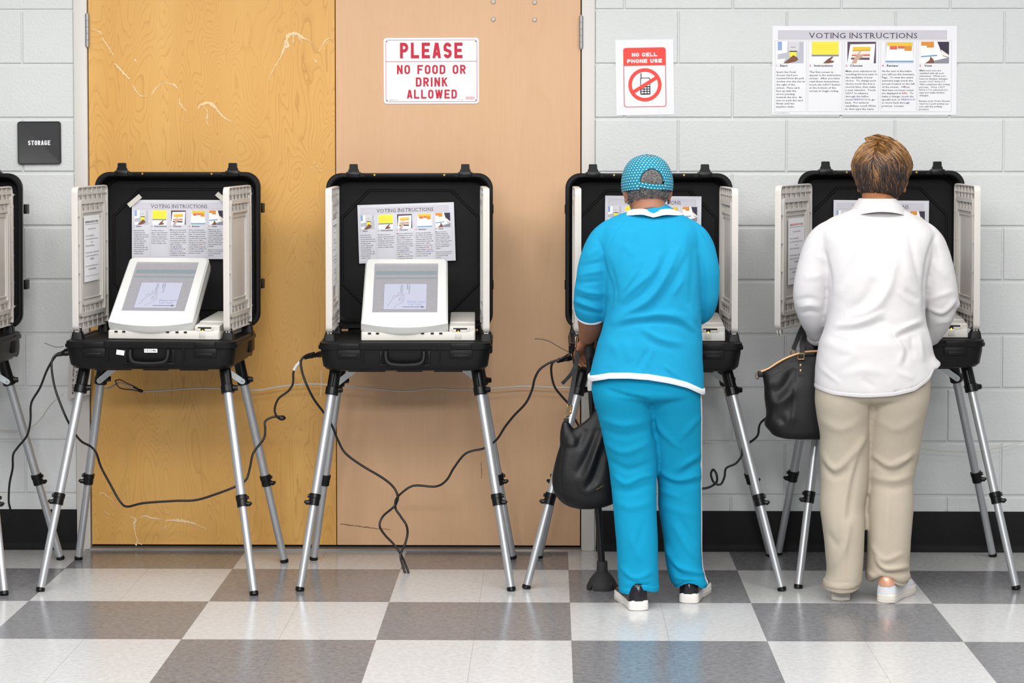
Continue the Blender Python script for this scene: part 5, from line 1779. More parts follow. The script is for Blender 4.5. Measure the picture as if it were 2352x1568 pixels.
# the white edge dips in the middle of the back
def dip(r):
    out = []
    for x, y, z in r:
        t = (x - P(1500, 485, -.98).x) / .09
        out.append((x, y, z - .006 * math.exp(-((t - .0) / .22) ** 2) + .004 * math.exp(-((t + .45) / .3) ** 2) + .003 * math.exp(-((t - .5) / .3) ** 2)))
    return out
wt = [dip(r) for r in wt]
obj('collar_trim', MB().loft(wt + [[(x * 1, y + .004 * (1 if y > -.9 else -1) * -1, z - .001) for x, y, z in wt[-1]]], 0, (False, False)), M_WTRIM, jacket, 1.2, label='white collar edge', local=False)
# cuff edge
tb, pth, rad = path_tube(SL1)
dv = (pth[-1] - pth[-3]).normalized()
obj('cuff_trim', MB().tube([pth[-1] - dv * .012, pth[-1] - dv * .008, pth[-1] + dv * .001, pth[-1] + dv * .003], [.050, .0535, .0525, .048], 28), M_WTRIM, jacket, 1.2, label='white cuff edge', local=False)

# trousers
TP1 = [(846, 1368, 1602, -1.04, .128), (880, 1360, 1607, -1.045, .140), (900, 1359, 1610, -1.045, .143), (912, 1364, 1609, -1.045, .124), (919, 1376, 1600, -1.04, .09)]
LL1 = [(880, 1362, 1482, -1.045, .125), (910, 1361, 1497, -1.045, .125), (950, 1372, 1503, -1.04, .112), (1000, 1384, 1508, -1.035, .100), (1060, 1396, 1510, -1.03, .088), (1110, 1403, 1508, -1.035, .080), (1160, 1408, 1508, -1.045, .078), (1250, 1416, 1511, -1.06, .076), (1310, 1420, 1513, -1.065, .074), (1340, 1421, 1513, -1.068, .074), (1357, 1423, 1512, -1.07, .073)]
LR1 = [(880, 1490, 1608, -1.035, .120), (910, 1482, 1611, -1.035, .122), (950, 1490, 1612, -1.02, .110), (1000, 1496, 1612, -1.0, .098), (1060, 1501, 1612, -.975, .088), (1110, 1511, 1612, -.965, .080), (1160, 1512, 1612, -.96, .077), (1220, 1521, 1612, -.96, .075), (1270, 1529, 1613, -.962, .075), (1300, 1536, 1619, -.965, .076), (1325, 1542, 1627, -.965, .076), (1340, 1547, 1627, -.965, .075), (1349, 1550, 1622, -.965, .072)]
tr = MB()
tr.loft(body_rings(TP1, 14, 44))
HL1 = hem_fn([(1415, 1358), (1425, 1360), (1450, 1360), (1465, 1352), (1480, 1349), (1498, 1355), (1512, 1357)], -1.14)
HR1 = hem_fn([(1545, 1350), (1556, 1349), (1570, 1338), (1585, 1333), (1600, 1338), (1615, 1349), (1628, 1350)], -1.04)
rl1, rr1 = body_rings(LL1, 50, 40, e=2.2, hem=HL1), body_rings(LR1, 50, 40, e=2.2, hem=HR1)
tr.loft(rl1)
tr.loft(rr1)
me, co, avg = remesh(tr, .006, 6)
nrm = normals_of(me)
co = co + nrm * (noise3(co, 22, 5) * .0012)[:, None]
me.vertices.foreach_set('co', co.ravel())
me.update()
F2 = [([(1488, 920), (1434, 908), (1383, 889)], 6, -5), ([(1383, 962), (1434, 976), (1498, 962)], 9, 3.5), ([(1380, 985), (1434, 1000), (1498, 985)], 9, -3), ([(1387, 1016), (1434, 1038), (1498, 1013)], 9, 3.5),
      ([(1398, 1056), (1442, 1078), (1500, 1062)], 9, -3.5), ([(1410, 1092), (1438, 1110), (1470, 1096), (1500, 1090)], 7, 4.5), ([(1404, 1120), (1440, 1128), (1500, 1110)], 9, -3), ([(1412, 1150), (1450, 1165), (1500, 1150)], 10, 2.5),
      ([(1496, 925), (1510, 975), (1545, 1015), (1565, 1030)], 8, 4), ([(1500, 950), (1506, 1010)], 7, -5), ([(1558, 1013), (1609, 954)], 9, 3), ([(1609, 1042), (1551, 1078)], 8, 4), ([(1612, 1060), (1560, 1092)], 8, -4), ([(1510, 1078), (1554, 1100), (1612, 1090)], 7, 5), ([(1512, 1095), (1556, 1116), (1610, 1108)], 8, -4),
      ([(1508, 1122), (1565, 1143)], 8, 3), ([(1515, 1160), (1600, 1185)], 10, 2), ([(1425, 1300), (1456, 1328), (1500, 1312)], 7, 4), ([(1430, 1320), (1470, 1342), (1508, 1334)], 6, -3), ([(1434, 1340), (1507, 1336)], 5, 3), ([(1450, 1230), (1470, 1290)], 9, 3), ([(1480, 1200), (1460, 1270)], 9, -2),
      ([(1527, 1250), (1550, 1296), (1590, 1312), (1622, 1318)], 7, 6), ([(1536, 1275), (1560, 1315), (1610, 1330)], 6, -5), ([(1545, 1325), (1575, 1328), (1620, 1330)], 5, 4), ([(1545, 1200), (1580, 1260), (1610, 1290)], 9, 3.5), ([(1560, 1190), (1598, 1250)], 8, -3)]
co = add_folds(me, co, F2, 1.7, .85)
trousers1 = skin_obj('trousers', me, M_TURQP, w1)
for r_ in (rl1, rr1):
    hem_band(r_[-1], .012, .0028, 'hem', M_TURQP, trousers1, -.004)
# white side stripe down the right leg, lying on the cloth
from mathutils.bvhtree import BVHTree
bmx = bmesh.new()
bmx.from_mesh(trousers1.data)
bmx.transform(world_of(trousers1))
tree = BVHTree.FromBMesh(bmx)
mb = MB()
rs_ = []
for ring in rr1[2:]:
    seg = []
    for k in (-2.6, -2, -1.4, -.8, -.2, .4, 1.0):
        i0 = math.floor(k)
        p = Vector(ring[i0 % len(ring)]).lerp(Vector(ring[(i0 + 1) % len(ring)]), k - i0)
        q, n_, _, _ = tree.find_nearest(p)
        seg.append(q + n_ * .0012)
    rs_.append(seg)
bmx.free()
mb.loft(rs_, 0, (False, False), closed=False)
obj('side_stripe', mb, M_WTRIM, trousers1, 1.2, label='white side stripe', local=False)

# body
bd1 = MB()
bd1.loft(body_rings(T1[1:-2], 30, 32, shrink=.026))
bd1.loft(body_rings(TP1, 12, 32, shrink=.02))
for rr_ in (LL1, LR1):
    bd1.loft(body_rings(rr_[:-2], 30, 24, shrink=.022))
bd1.merge(path_tube(SL1[:7], shrink=.016)[0])
bd1.merge(path_tube(SR1[:7], shrink=.016)[0])
HC1 = P(1486, 431, -.862)
bd1.tube(catmull([P(1494, 500, -.93), P(1491, 478, -.905), P(1487, 455, -.875), HC1 + Vector((0, -.02, -.02))], 5), [.060] * 5 + [.056] * 5 + [.053] * 5 + [.052], 24)
M1 = head_shapes(bd1, HC1, 7, 9, 1.0)
FA = [P(1360, 690, -.965), P(1359, 720, -.935), P(1358, 740, -.895), P(1354, 760, -.85), P(1347, 775, -.812)]
bd1.tube(catmull(FA, 5), [x.x for x in catmull([Vector((q, 0, 0)) for q in (.047, .0485, .046, .037, .029)], 5)], 20)
hand_shapes(bd1, FA[-1], (FA[-1] - FA[-2]).normalized() + Vector((-.12, .1, -.25)), (-.45, -.2, .85), 1, 42, .95)
FB = [P(1612, 690, -.955), P(1600, 712, -.9), P(1570, 708, -.80), P(1545, 700, -.74)]
bd1.tube(catmull(FB, 5), [x.x for x in catmull([Vector((q, 0, 0)) for q in (.040, .039, .033, .027)], 5)], 20)
hand_shapes(bd1, FB[-1], (-.35, .8, .3), (0, -.4, .9), -1, 25, .95)
me, co, avg = remesh(bd1, .0048, 3, .4)
body1 = skin_obj('body', me, M_SKIN1, w1)
eyes(M1, w1)

# grey cropped hair under the cap: short curls
M_HAIR1 = solid('grey_hair', '#75716f', 0.8, spec=0.2, bump=(220, 0.7, 0.003))
M_HAIR1B = solid('pale_grey_hair', '#a3a1a0', 0.8, spec=0.2)
M_HAIR1C = solid('dark_grey_hair', '#4a4645', 0.8, spec=0.2)
rnd = random.Random(11)
hm = MB()
def scalp(a, e, k=1.0):
    """a: azimuth from the back (0) towards the sides, e: elevation"""
    ca, sa, ce, se = math.cos(a), math.sin(a), math.cos(e), math.sin(e)
    ce = max(ce, .52)
    return Vector((.076 * sa * ce * k, -.010 - .097 * ca * ce * k, .018 + (.085 if se > 0 else .103) * se * k))
sh = MB()
NA, NE = 40, 24
rows = []
for i in range(NE):
    e = -1.12 + (i / (NE - 1)) * 2.44
    rows.append([scalp(-1.75 + 3.5 * j / (NA - 1), e if e < 1.5 else 1.5, 1.025 * (1 - .14 * max(0, (-.55 - e)) )) for j in range(NA)])
sh.loft(rows, 0, (False, False), closed=False)
hm.merge(sh, 0)
for _ in range(4200):
    a, e = rnd.uniform(-1.75, 1.75), rnd.uniform(-1.08, .75)
    if e < -.75 and rnd.random() < (-.75 - e) * 2.4:
        continue
    p = scalp(a, e, (1.02 if e < -.12 else 1.0 if abs(a) < .36 and e < .33 else .965) * (1 - .14 * max(0, (-.55 - e))))
    n_ = (p - Vector((0, -.01, .018))).normalized()
    t1 = n_.cross(Vector((rnd.uniform(-1, 1), rnd.uniform(-1, 1), rnd.uniform(-1, 1)))).normalized()
    t2 = n_.cross(t1)
    r = rnd.uniform(.0014, .0030)
    pts = [p + n_ * (.0018 * (1 + math.sin(q * .9))) + (t1 * math.cos(q) + t2 * math.sin(q)) * r for q in (k * 1.15 for k in range(5))]
    hm.tube(pts, [.0005, .0006, .0006, .0005, .0002], 3, rnd.choice((0, 0, 1, 2, 2)))
hm.xf(world_of(w1).inverted() @ M1)
obj('hair', hm, [M_HAIR1, M_HAIR1B, M_HAIR1C], w1, 1.2, label='short curly grey hair')
for s in (-1, 1):
    q = M1 @ Vector((s * .069, -.022, -.046))
    e_ = MB().tube([q, q + Vector((0, 0, -.008))], .0012, 6).ball(q + Vector((0, 0, -.010)), (.003, .003, .004), nu=10, nv=8)
    obj('earring', e_, solid('dark_earring', '#2b2320', .3, .4), w1, local=False)

# cap
MC = M1 @ Matrix.Translation((0, -.004, .012)) @ Matrix.Rotation(math.radians(3), 4, 'X')
def cap_pt(a, e, k=1.0):
    ca, sa, ce, se = math.cos(a), math.sin(a), math.cos(e), math.sin(e)
    v = Vector((.0865 * sa * ce ** .82 * k, -.106 * ca * ce ** .82 * k, .098 * se * k + .0))
    return v
NA2, NE2 = 168, 56
E0 = -.27
verts, faces, uvs = [], [], []
def arch_open(a, e):
    """opening at the back: a semicircle above the strap"""
    x = a * .098
    z = e * .098
    return (x / .046) ** 2 + (max(z + .002, 0) / .046) ** 2 < 1
for i in range(NE2 + 1):
    e = E0 + (PI / 2 - E0) * i / NE2
    for j in range(NA2 + 1):
        a = -PI + 2 * PI * j / NA2
        seam = .0012 * sum(math.exp(-((a - q) / .035) ** 2) for q in [-PI, -PI * 2 / 3, -PI / 3, 0, PI / 3, PI * 2 / 3, PI])
        verts.append(cap_pt(a, min(e, PI / 2 - .002), 1.0 - seam * 4 + (.004 * math.sin(5 * a + 4 * e))))
        uvs.append((a * math.cos(e) * 7.6, e * 10.5))
for i in range(NE2):
    for j in range(NA2):
        a = -PI + 2 * PI * (j + .5) / NA2
        e = E0 + (PI / 2 - E0) * (i + .5) / NE2
        if arch_open(a, e):
            continue
        f = (i * (NA2 + 1) + j, i * (NA2 + 1) + j + 1, (i + 1) * (NA2 + 1) + j + 1, (i + 1) * (NA2 + 1) + j)
        faces.append(f)
# brim at the front, hidden from behind
me = bpy.data.meshes.new('cap')
Mw = world_of(w1).inverted() @ MC
me.from_pydata([tuple(Mw @ v) for v in verts], [], faces)
uvl = me.uv_layers.new(name='UVMap')
for lp in me.loops:
    uvl.data[lp.index].uv = uvs[lp.vertex_index]
me.materials.append(M_DOT)
me.polygons.foreach_set('use_smooth', [True] * len(me.polygons))
cap = link('cap', me, w1)
cap['label'] = 'turquoise baseball cap with pale dots'
sd = cap.modifiers.new('thickness', 'SOLIDIFY')
sd.thickness, sd.offset = .002, 1
def cap_child(name, mb, mat, label=None):
    mb.xf(MC)
    return obj(name, mb, mat, cap, 1.0, label, local=False)
arc = [cap_pt(.046 * math.cos(q) / .098, (.046 * math.sin(q) - .002) / .098, 1.008) for q in (PI * k / 24 for k in range(25))]
cap_child('opening_binding', MB().tube(arc, .0018, 8), solid('dark_binding', '#123f52', .7))
rows, suv = [], []
for j in range(33):
    a = -.58 + 1.16 * j / 32
    t = (a + .58) / 1.16
    sag = -.004 - .005 * math.sin(PI * t) - .010 * t
    rows.append([cap_pt(a, (sag + dz) / .098, kk) for dz, kk in ((-.012, 1.002), (-.012, 1.026), (.006, 1.026), (.006, 1.002))])
    suv.append([(a * 7.6 + .3, z_) for z_ in (-.9, -.9, .9, .9)])
me = bpy.data.meshes.new('strap')
sv = [tuple(world_of(w1).inverted() @ MC @ v) for r in rows for v in r]
sf = [(i * 4 + j, i * 4 + (j + 1) % 4, (i + 1) * 4 + (j + 1) % 4, (i + 1) * 4 + j) for i in range(32) for j in range(4)]
me.from_pydata(sv, [], sf)
uvl = me.uv_layers.new(name='UVMap')
flat_uv = [u for r in suv for u in r]
for lp in me.loops:
    uvl.data[lp.index].uv = flat_uv[lp.vertex_index]
me.materials.append(M_DOT)
link('strap', me, cap)
cap_child('strap_end', MB().loft([[cap_pt(a, (z_) / .098, kk) for z_, kk in ((-.030, 1.0), (-.030, 1.03), (.001, 1.03), (.001, 1.0))] for a in (.44, .48, .52)]), M_BLK, 'black strap end')
cap_child('button', MB().ball((0, 0, .099), (.007, .007, .004)), M_DOT)
br = MB()
rows = []
for j in range(21):
    a = PI - .95 + 1.9 * j / 20
    p = cap_pt(a, -.14)
    d = Vector((p.x, p.y, 0)).normalized()
    ext = .062 * math.cos((a - PI) * 1.5) ** .5 if abs((a - PI) * 1.5) < PI / 2 else 0
    q = p + Vector((0, 1, 0)) * max(ext, .002) + Vector((0, 0, -.012))
    rows.append([p, q, q + Vector((0, 0, .003)), p + Vector((0, 0, .003))])
br.loft(rows)
cap_child('brim', br, M_DOT)

# shoes
M_PATENT = solid('black_patent_leather', '#15131a', 0.2, spec=0.5, coat=0.25, bump=(45, 0.25, 0.004))
M_SOLEW = solid('white_rubber_sole', '#dedad4', 0.5)
shoe(w1, G(1468, 1403), G(1432, 1366), .255, M_PATENT, M_SOLEW, .034, .056, wid=1.05)
shoe(w1, G(1580, 1386), G(1608, 1352), .255, M_PATENT, M_SOLEW, .034, .056, wid=1.05)

# ---- the person in the white shirt -------------------------------------------------------------
M_SHIRT = fabric('white_cotton_shirt', '#cdcacb', weave=1200, amt=0.04)
M_KHAKI = fabric('beige_trouser_cloth', '#b8ad9c', weave=1100)
w2 = thing('person', 'person in white shirt and beige trousers with short brown streaked hair', 'person', (G(1985, 1380).x, -.93, 0))
T2 = [(474, 1972, 2060, -.83, .046), (486, 1944, 2086, -.83, .068), (502, 1906, 2112, -.84, .086), (522, 1884, 2138, -.85, .103), (548, 1880, 2147, -.862, .120), (590, 1888, 2140, -.880, .130), (640, 1898, 2129, -.900, .134), (700, 1902, 2125, -.915, .134), (745, 1896, 2128, -.925, .136), (800, 1877, 2141, -.940, .146), (840, 1872, 2150, -.945, .152), (880, 1872, 2150, -.945, .153)]
HEM2 = [(1860, 868), (1871, 884), (1882, 896), (1915, 905), (1985, 909), (2050, 905), (2100, 895), (2138, 872), (2150, 852), (2165, 838)]
hem2 = hem_fn(HEM2, -1.08)
SL2 = [(1960, 522, -.83, .038), (1926, 532, -.838, .050), (1894, 558, -.85, .061), (1878, 600, -.86, .064), (1866, 650, -.87, .0625), (1863, 690, -.865, .060), (1868, 722, -.835, .053), (1876, 748, -.79, .045), (1878, 764, -.75, .040), (1874, 770, -.73, .037)]
SR2 = [(2062, 522, -.83, .038), (2096, 532, -.838, .050), (2126, 558, -.85, .061), (2143, 600, -.86, .064), (2155, 650, -.87, .0615), (2160, 690, -.868, .059), (2156, 722, -.845, .053), (2144, 752, -.80, .045), (2134, 766, -.76, .041), (2126, 770, -.73, .038)]
sm = MB()
rings2 = body_rings(T2, 48, 48, hem=hem2)
sm.loft(rings2)
for S in (SL2, SR2):
    sm.merge(path_tube(S)[0])
sm.ball(P(2186, 697, -.875), (.028, .030, .026))        # pointed cloth at the right elbow
me, co, avg = remesh(sm, .0058, 16)
# flared shirt tail at the right hip
px_ = to_px(co)
fl = np.exp(-((px_[:, 0] - 2150) / 12.0) ** 2 - ((px_[:, 1] - 838) / 14.0) ** 2)
co[:, 0] += fl * .014
nrm = normals_of(me)
co = co + nrm * ((noise3(co, 24, 9) * .0014 + noise3(co, 60, 10) * .0008))[:, None]
me.vertices.foreach_set('co', co.ravel())
me.update()
F3 = [([(1912, 535), (1949, 524), (2004, 513), (2086, 521), (2123, 541)], 1.8, -1.8), ([(2060, 590), (2050, 624), (2041, 660), (2013, 703), (1961, 728)], 12, 7), ([(2004, 516), (1970, 587), (1930, 660)], 12, -5), ([(2010, 640), (1985, 690), (1940, 715)], 14, -5),
      ([(2020, 520), (2040, 560), (2050, 600)], 10, 3), ([(2000, 518), (1992, 560)], 5, 3), ([(2086, 523), (2105, 611), (2120, 673)], 8, -4), ([(2072, 560), (2090, 640)], 10, 2.5), ([(1915, 749), (1976, 740), (2031, 715)], 8, 5.5), ([(1918, 762), (1980, 754), (2035, 735)], 8, -5.5),
      ([(2056, 762), (2090, 746), (2126, 734)], 6, 6), ([(2058, 775), (2095, 760), (2130, 748)], 6, -6.5), ([(2041, 750), (2071, 801), (2065, 838)], 8, 5), ([(2056, 770), (2086, 800), (2078, 838)], 8, -3.5), ([(2093, 771), (2099, 823)], 7, -4), ([(2112, 770), (2120, 830)], 7, 3.5), ([(2128, 745), (2150, 830)], 6, 4),
      ([(1893, 575), (1906, 639), (1904, 690)], 6, -5), ([(2152, 535), (2135, 578), (2126, 630), (2124, 703), (2130, 740)], 6, -5), ([(1835, 705), (1862, 700), (1886, 706)], 6, 4.5), ([(1838, 720), (1864, 716), (1884, 722)], 5, -4.5), ([(1828, 690), (1856, 684), (1884, 690)], 6, -3), ([(1845, 640), (1890, 632)], 9, 2.5),
      ([(1870, 580), (1895, 600)], 8, 3), ([(2130, 706), (2165, 716), (2198, 686)], 6, 6), ([(2132, 720), (2168, 730), (2198, 705)], 6, -5), ([(2128, 690), (2155, 680), (2190, 668)], 7, 3.5), ([(2150, 742), (2185, 735)], 6, 3), ([(2140, 600), (2175, 640)], 9, 2.5), ([(2150, 560), (2160, 600)], 6, -3), ([(1900, 790), (1960, 815), (1905, 850)], 14, 3), ([(1905, 770), (1950, 790)], 10, -2.5),
      ([(1930, 860), (1990, 850), (2040, 862)], 12, 2.5), ([(1980, 870), (2010, 890)], 8, -2.5), ([(1885, 845), (1930, 880)], 6, 2.5), ([(2060, 855), (2100, 870)], 8, 2.5), ([(2080, 665), (2110, 690)], 8, -4), ([(2062, 668), (2095, 700)], 7, 3)]
co = add_folds(me, co, F3, 1.4, .85)
co = soften(me, co, avg, [(1896, 742, 16), (1902, 715, 14), (1890, 762, 12), (2130, 742, 14)], 18)
shirt = skin_obj('shirt', me, M_SHIRT, w2)
hem_band(rings2[-1], .006, .0016, 'hem', M_SHIRT, shirt)
# folded shirt collar
fall = body_rings([(456, 1973, 2057, -.800, .079), (465, 1964, 2068, -.806, .088), (476, 1954, 2079, -.812, .101), (484, 1945, 2088, -.816, .112)], 12, 44, e=2.1)
def tip(r, k):
    out = []
    cx = sum(p[0] for p in r) / len(r)
    for x, y, z in r:
        out.append((x, y, z - k * .016 * min(1, abs(x - cx) / .09) ** 2))
    return out
fall = [tip(r, i / 11) for i, r in enumerate(fall)]
edge = [[(x + .0, y + (.003 if y < -.8 else 0), z + .001) for x, y, z in fall[-1]]]
stand = body_rings([(489, 1958, 2074, -.816, .085), (470, 1972, 2059, -.806, .078), (455, 1976, 2054, -.800, .075)], 9, 44, e=2.1)
obj('collar', MB().loft(stand + fall + edge, 0, (False, False)), M_SHIRT, shirt, 1.2, local=False)
for S, nm in ((SL2, 'cuff'), (SR2, 'cuff')):
    tb, pth, rad = path_tube(S)
    dv = (pth[-1] - pth[-4]).normalized()
    obj(nm, MB().tube([pth[-1] - dv * .045, pth[-1] - dv * .042, pth[-1] - dv * .002, pth[-1] + dv * .004, pth[-1] + dv * .002], [.036, .041, .039, .037, .030], 26), M_SHIRT, shirt, 1.2, local=False)

TP2 = [(850, 1886, 2134, -.93, .130), (885, 1876, 2136, -.935, .142), (900, 1873, 2135, -.935, .145), (915, 1878, 2130, -.935, .128), (924, 1890, 2118, -.93, .09)]
LL2 = [(880, 1874, 1998, -.935, .128), (920, 1872, 2006, -.935, .128), (960, 1877, 2003, -.93, .117), (1000, 1884, 2001, -.925, .107), (1035, 1883, 1999, -.92, .100), (1060, 1884, 1998, -.92, .096), (1110, 1885, 1993, -.93, .088), (1160, 1883, 1985, -.94, .085), (1200, 1888, 1986, -.95, .083), (1250, 1894, 1984, -.955, .082), (1290, 1899, 1981, -.958, .084), (1320, 1891, 1979, -.96, .086), (1336, 1890, 1976, -.96, .085), (1352, 1893, 1973, -.96, .080)]
LR2 = [(880, 2004, 2136, -.935, .128), (920, 1994, 2133, -.935, .128), (960, 1991, 2124, -.93, .117), (1000, 1989, 2117, -.92, .107), (1040, 1987, 2111, -.91, .100), (1075, 1987, 2103, -.905, .094), (1110, 1991, 2097, -.91, .088), (1160, 1990, 2098, -.92, .085), (1200, 1991, 2095, -.925, .082), (1250, 1992, 2090, -.93, .080), (1280, 1990, 2088, -.93, .079), (1302, 1988, 2091, -.93, .079), (1320, 1992, 2090, -.928, .076), (1338, 2000, 2084, -.925, .072)]
tr = MB()
tr.loft(body_rings(TP2, 14, 44))
HL2 = hem_fn([(1885, 1348), (1893, 1353), (1930, 1357), (1960, 1355), (1974, 1350)], -1.04)
HR2 = hem_fn([(1985, 1338), (2000, 1345), (2010, 1335), (2025, 1322), (2045, 1325), (2060, 1338), (2075, 1342), (2092, 1338)], -1.0)
rl2, rr2 = body_rings(LL2, 50, 40, e=2.2, hem=HL2), body_rings(LR2, 50, 40, e=2.2, hem=HR2)
tr.loft(rl2)
tr.loft(rr2)
me, co, avg = remesh(tr, .006, 6)
nrm = normals_of(me)
co = co + nrm * (noise3(co, 22, 15) * .0012)[:, None]
me.vertices.foreach_set('co', co.ravel())
me.update()
F4 = [([(1887, 1038), (1910, 1073), (1935, 1068), (1988, 1003)], 9, 5), ([(1885, 1062), (1915, 1092), (1950, 1078)], 9, -4.5), ([(1990, 985), (1955, 1085), (1938, 1170), (1932, 1240)], 9, 4), ([(1975, 1040), (1958, 1120), (1950, 1200)], 9, -3), ([(1918, 1302), (1942, 1248), (1950, 1190)], 9, 4), ([(1900, 1220), (1925, 1260)], 9, -2.5),
      ([(1996, 1038), (2050, 1069), (2104, 1036)], 8, 4.5), ([(2000, 1056), (2050, 1086), (2100, 1058)], 8, -4), ([(2038, 1068), (2090, 1048)], 6, 3), ([(1997, 1092), (2050, 1102), (2095, 1090)], 9, 4), ([(2000, 1112), (2050, 1122), (2095, 1112)], 10, -3), ([(1999, 912), (1996, 1014)], 2, -3), ([(1880, 960), (1930, 985), (1985, 960)], 12, 2.5), ([(2010, 960), (2060, 985), (2115, 955)], 12, 2.5),
      ([(2040, 1120), (2038, 1240)], 8, 2), ([(2011, 1279), (2034, 1306), (2089, 1300)], 6, 6), ([(2012, 1300), (2040, 1318), (2088, 1314)], 5, -5), ([(2000, 1250), (2030, 1285), (2075, 1270)], 7, 3.5), ([(1990, 1312), (2010, 1326)], 5, 4), ([(1893, 1337), (1972, 1337)], 1.8, -1.4), ([(1945, 1230), (1935, 1335)], 5, 2)]
co = add_folds(me, co, F4, 1.7, .85)
trousers2 = skin_obj('trousers', me, M_KHAKI, w2)
for r_ in (rl2, rr2):
    hem_band(r_[-1], .022, .0028, 'hem', M_KHAKI, trousers2, -.004)

bd2 = MB()
bd2.loft(body_rings(T2[1:-2], 30, 32, shrink=.026))
bd2.loft(body_rings(TP2, 12, 32, shrink=.02))
for rr_ in (LL2, LR2):
    bd2.loft(body_rings(rr_[:-2], 30, 24, shrink=.024))
for S in (SL2, SR2):
    bd2.merge(path_tube(S, shrink=.016)[0])
HC2 = P(2026, 405, -.765)
bd2.tube(catmull([P(2020, 495, -.845), P(2018, 470, -.815), P(2019, 440, -.785), HC2 + Vector((0, -.02, -.02))], 5), [.060] * 5 + [.057] * 5 + [.055] * 5 + [.054], 24)
M2 = head_shapes(bd2, HC2, -14, 6, 1.05)
for S, f_, u_, th in ((SL2, (.2, .9, .15), (-.2, .2, .9), 1), (SR2, (-.35, .8, .0), (.2, .2, .9), -1)):
    e_ = P(*S[-1][:3])
    hand_shapes(bd2, e_ + Vector(f_).normalized() * .012, f_, u_, th, 30, .95)
me, co, avg = remesh(bd2, .0048, 3, .4)
body2 = skin_obj('body', me, M_SKIN2, w2)
eyes(M2, w2)

# short layered hair: a cap of hair plus several thousand locks
HB = [solid('hair_dark_brown', '#33251f', 0.45, spec=0.4), solid('hair_brown', '#5e4128', 0.42, spec=0.4), solid('hair_gold', '#8a6238', 0.4, spec=0.4), solid('hair_blond', '#b38858', 0.4, spec=0.4), solid('hair_black_brown', '#241c1c', 0.5, spec=0.35)]
def hs(a, e, k=1.0):
    """hair surface, a: azimuth from the back, e: elevation from -1 (nape) to pi/2"""
    ca, sa, ce, se = math.cos(a), math.sin(a), math.cos(e), math.sin(e)
    ce = max(ce, 0.0)
    w = .089 + .006 * math.exp(-((e - .15) / .5) ** 2)
    v = Vector((w * sa * max(ce, .42) ** .7, -.008 - .108 * ca * max(ce, .42) ** .75, .024 + (.092 if se > 0 else .120) * se))
    if e < -.25:
        q = min(1, (-.25 - e) / .9)
        v.x *= 1 - .20 * q
        v.y *= 1 - .20 * q
    c = Vector((0, -.008, .02))
    return c + (v - c) * k
rnd = random.Random(5)
hm = MB()
rows = []
for i in range(26):
    e = -1.12 + (PI / 2 + 1.12) * i / 25
    amax = 1.36 if e < .15 else 1.36 + (PI - 1.36) * min(1, (e - .15) / .5)
    rows.append([hs(-amax + 2 * amax * j / 47, e, .955) for j in range(48)])
hm.loft(rows, 0, (False, False), closed=False)
crown = (.25, 1.15)
def lock_col(a, e):
    """streaks of natural colour: lighter crown and a few gold patches, darker nape"""
    x, z = a, e
    g = .16 + .62 / (1 + math.exp(-(e - .28) * 6))
    g += .55 * math.exp(-((a + .12) / .22) ** 2 - ((e + .22) / .22) ** 2)
    g += .35 * math.exp(-((a + 1.2) / .35) ** 2 - ((e - .3) / .5) ** 2)
    g += .30 * math.exp(-((a - 1.25) / .3) ** 2 - ((e - .2) / .5) ** 2)
    g += rnd.uniform(-.34, .3) - .08
    return 4 if g < .05 else 0 if g < .25 else 1 if g < .5 else 2 if g < .82 else 3
for k in range(7000):
    a = rnd.uniform(-2.2, 2.2)
    e = rnd.uniform(-1.0, 1.45)
    if abs(a) > 1.36 and e < .12:
        continue
    L = rnd.uniform(.35, .60) if e > .2 else rnd.uniform(.20, .38)
    if abs(a) > 1.30:
        L = min(L, max(.12, e - .02))
    sweep = (.35 if e > .35 else .10) * (1 if a > -.2 else -1) + rnd.uniform(-.14, .14)
    pts = []
    lift = rnd.uniform(.99, 1.06) if e > .2 else rnd.uniform(.98, 1.035)
    for j in range(6):
        t = j / 5
        ee = e - L * t
        if ee < -1.12:
            ee = -1.12 + (ee + 1.12) * .3
        pts.append(hs(a + sweep * t * t, ee, .965 + (lift - .965) * math.sin(min(1, t * 1.25) * PI * .62)))
    r = rnd.uniform(.0008, .0015)
    hm.tube(pts, [r * .8, r, r, r * .9, r * .6, r * .15], 4, lock_col(a + sweep * .4, e - L * .5), flat=(.5, 1.3))
# lifted tuft on the crown
for k in range(420):
    a0 = rnd.uniform(-1.0, .45)
    base = hs(PI + rnd.uniform(-.9, .9), rnd.uniform(.85, 1.45), .97)
    base = Vector((-.028 + rnd.uniform(-.022, .034), rnd.uniform(-.035, .045), .1135))
    up_ = rnd.uniform(.010, .021) * (1 - .4 * abs(base.x + .02) / .04)
    pts = [base, base + Vector((-.006, .0, up_ * .8)), base + Vector((.008, -.006, up_)), base + Vector((.026, -.016, up_ * .72)), base + Vector((.042, -.028, up_ * .05))]
    r = rnd.uniform(.0010, .0018)
    hm.tube(pts, [r, r, r, r * .8, r * .2], 4, rnd.choice((1, 2, 2, 3, 3)), flat=(.5, 1.3))
hm.xf(world_of(w2).inverted() @ M2)
obj('hair', hm, HB, w2, 1.2, label='short brown hair with blond streaks')
M_WLEA = solid('white_leather', '#d9dade', 0.4, spec=0.4)
M_ROSE = solid('rose_gold_foil', '#e2ab8e', 0.3, 0.4)
M_SOLEC = solid('cream_rubber_sole', '#d6d0c6', 0.55)
shoe(w2, G(1930, 1380), G(1934, 1346), .255, M_WLEA, M_SOLEC, .030, .050, wid=1.0)
shoe(w2, G(2032, 1385), G(2078, 1357), .255, M_WLEA, M_SOLEC, .030, .062, patch=M_ROSE, extra='holes', wid=1.05)
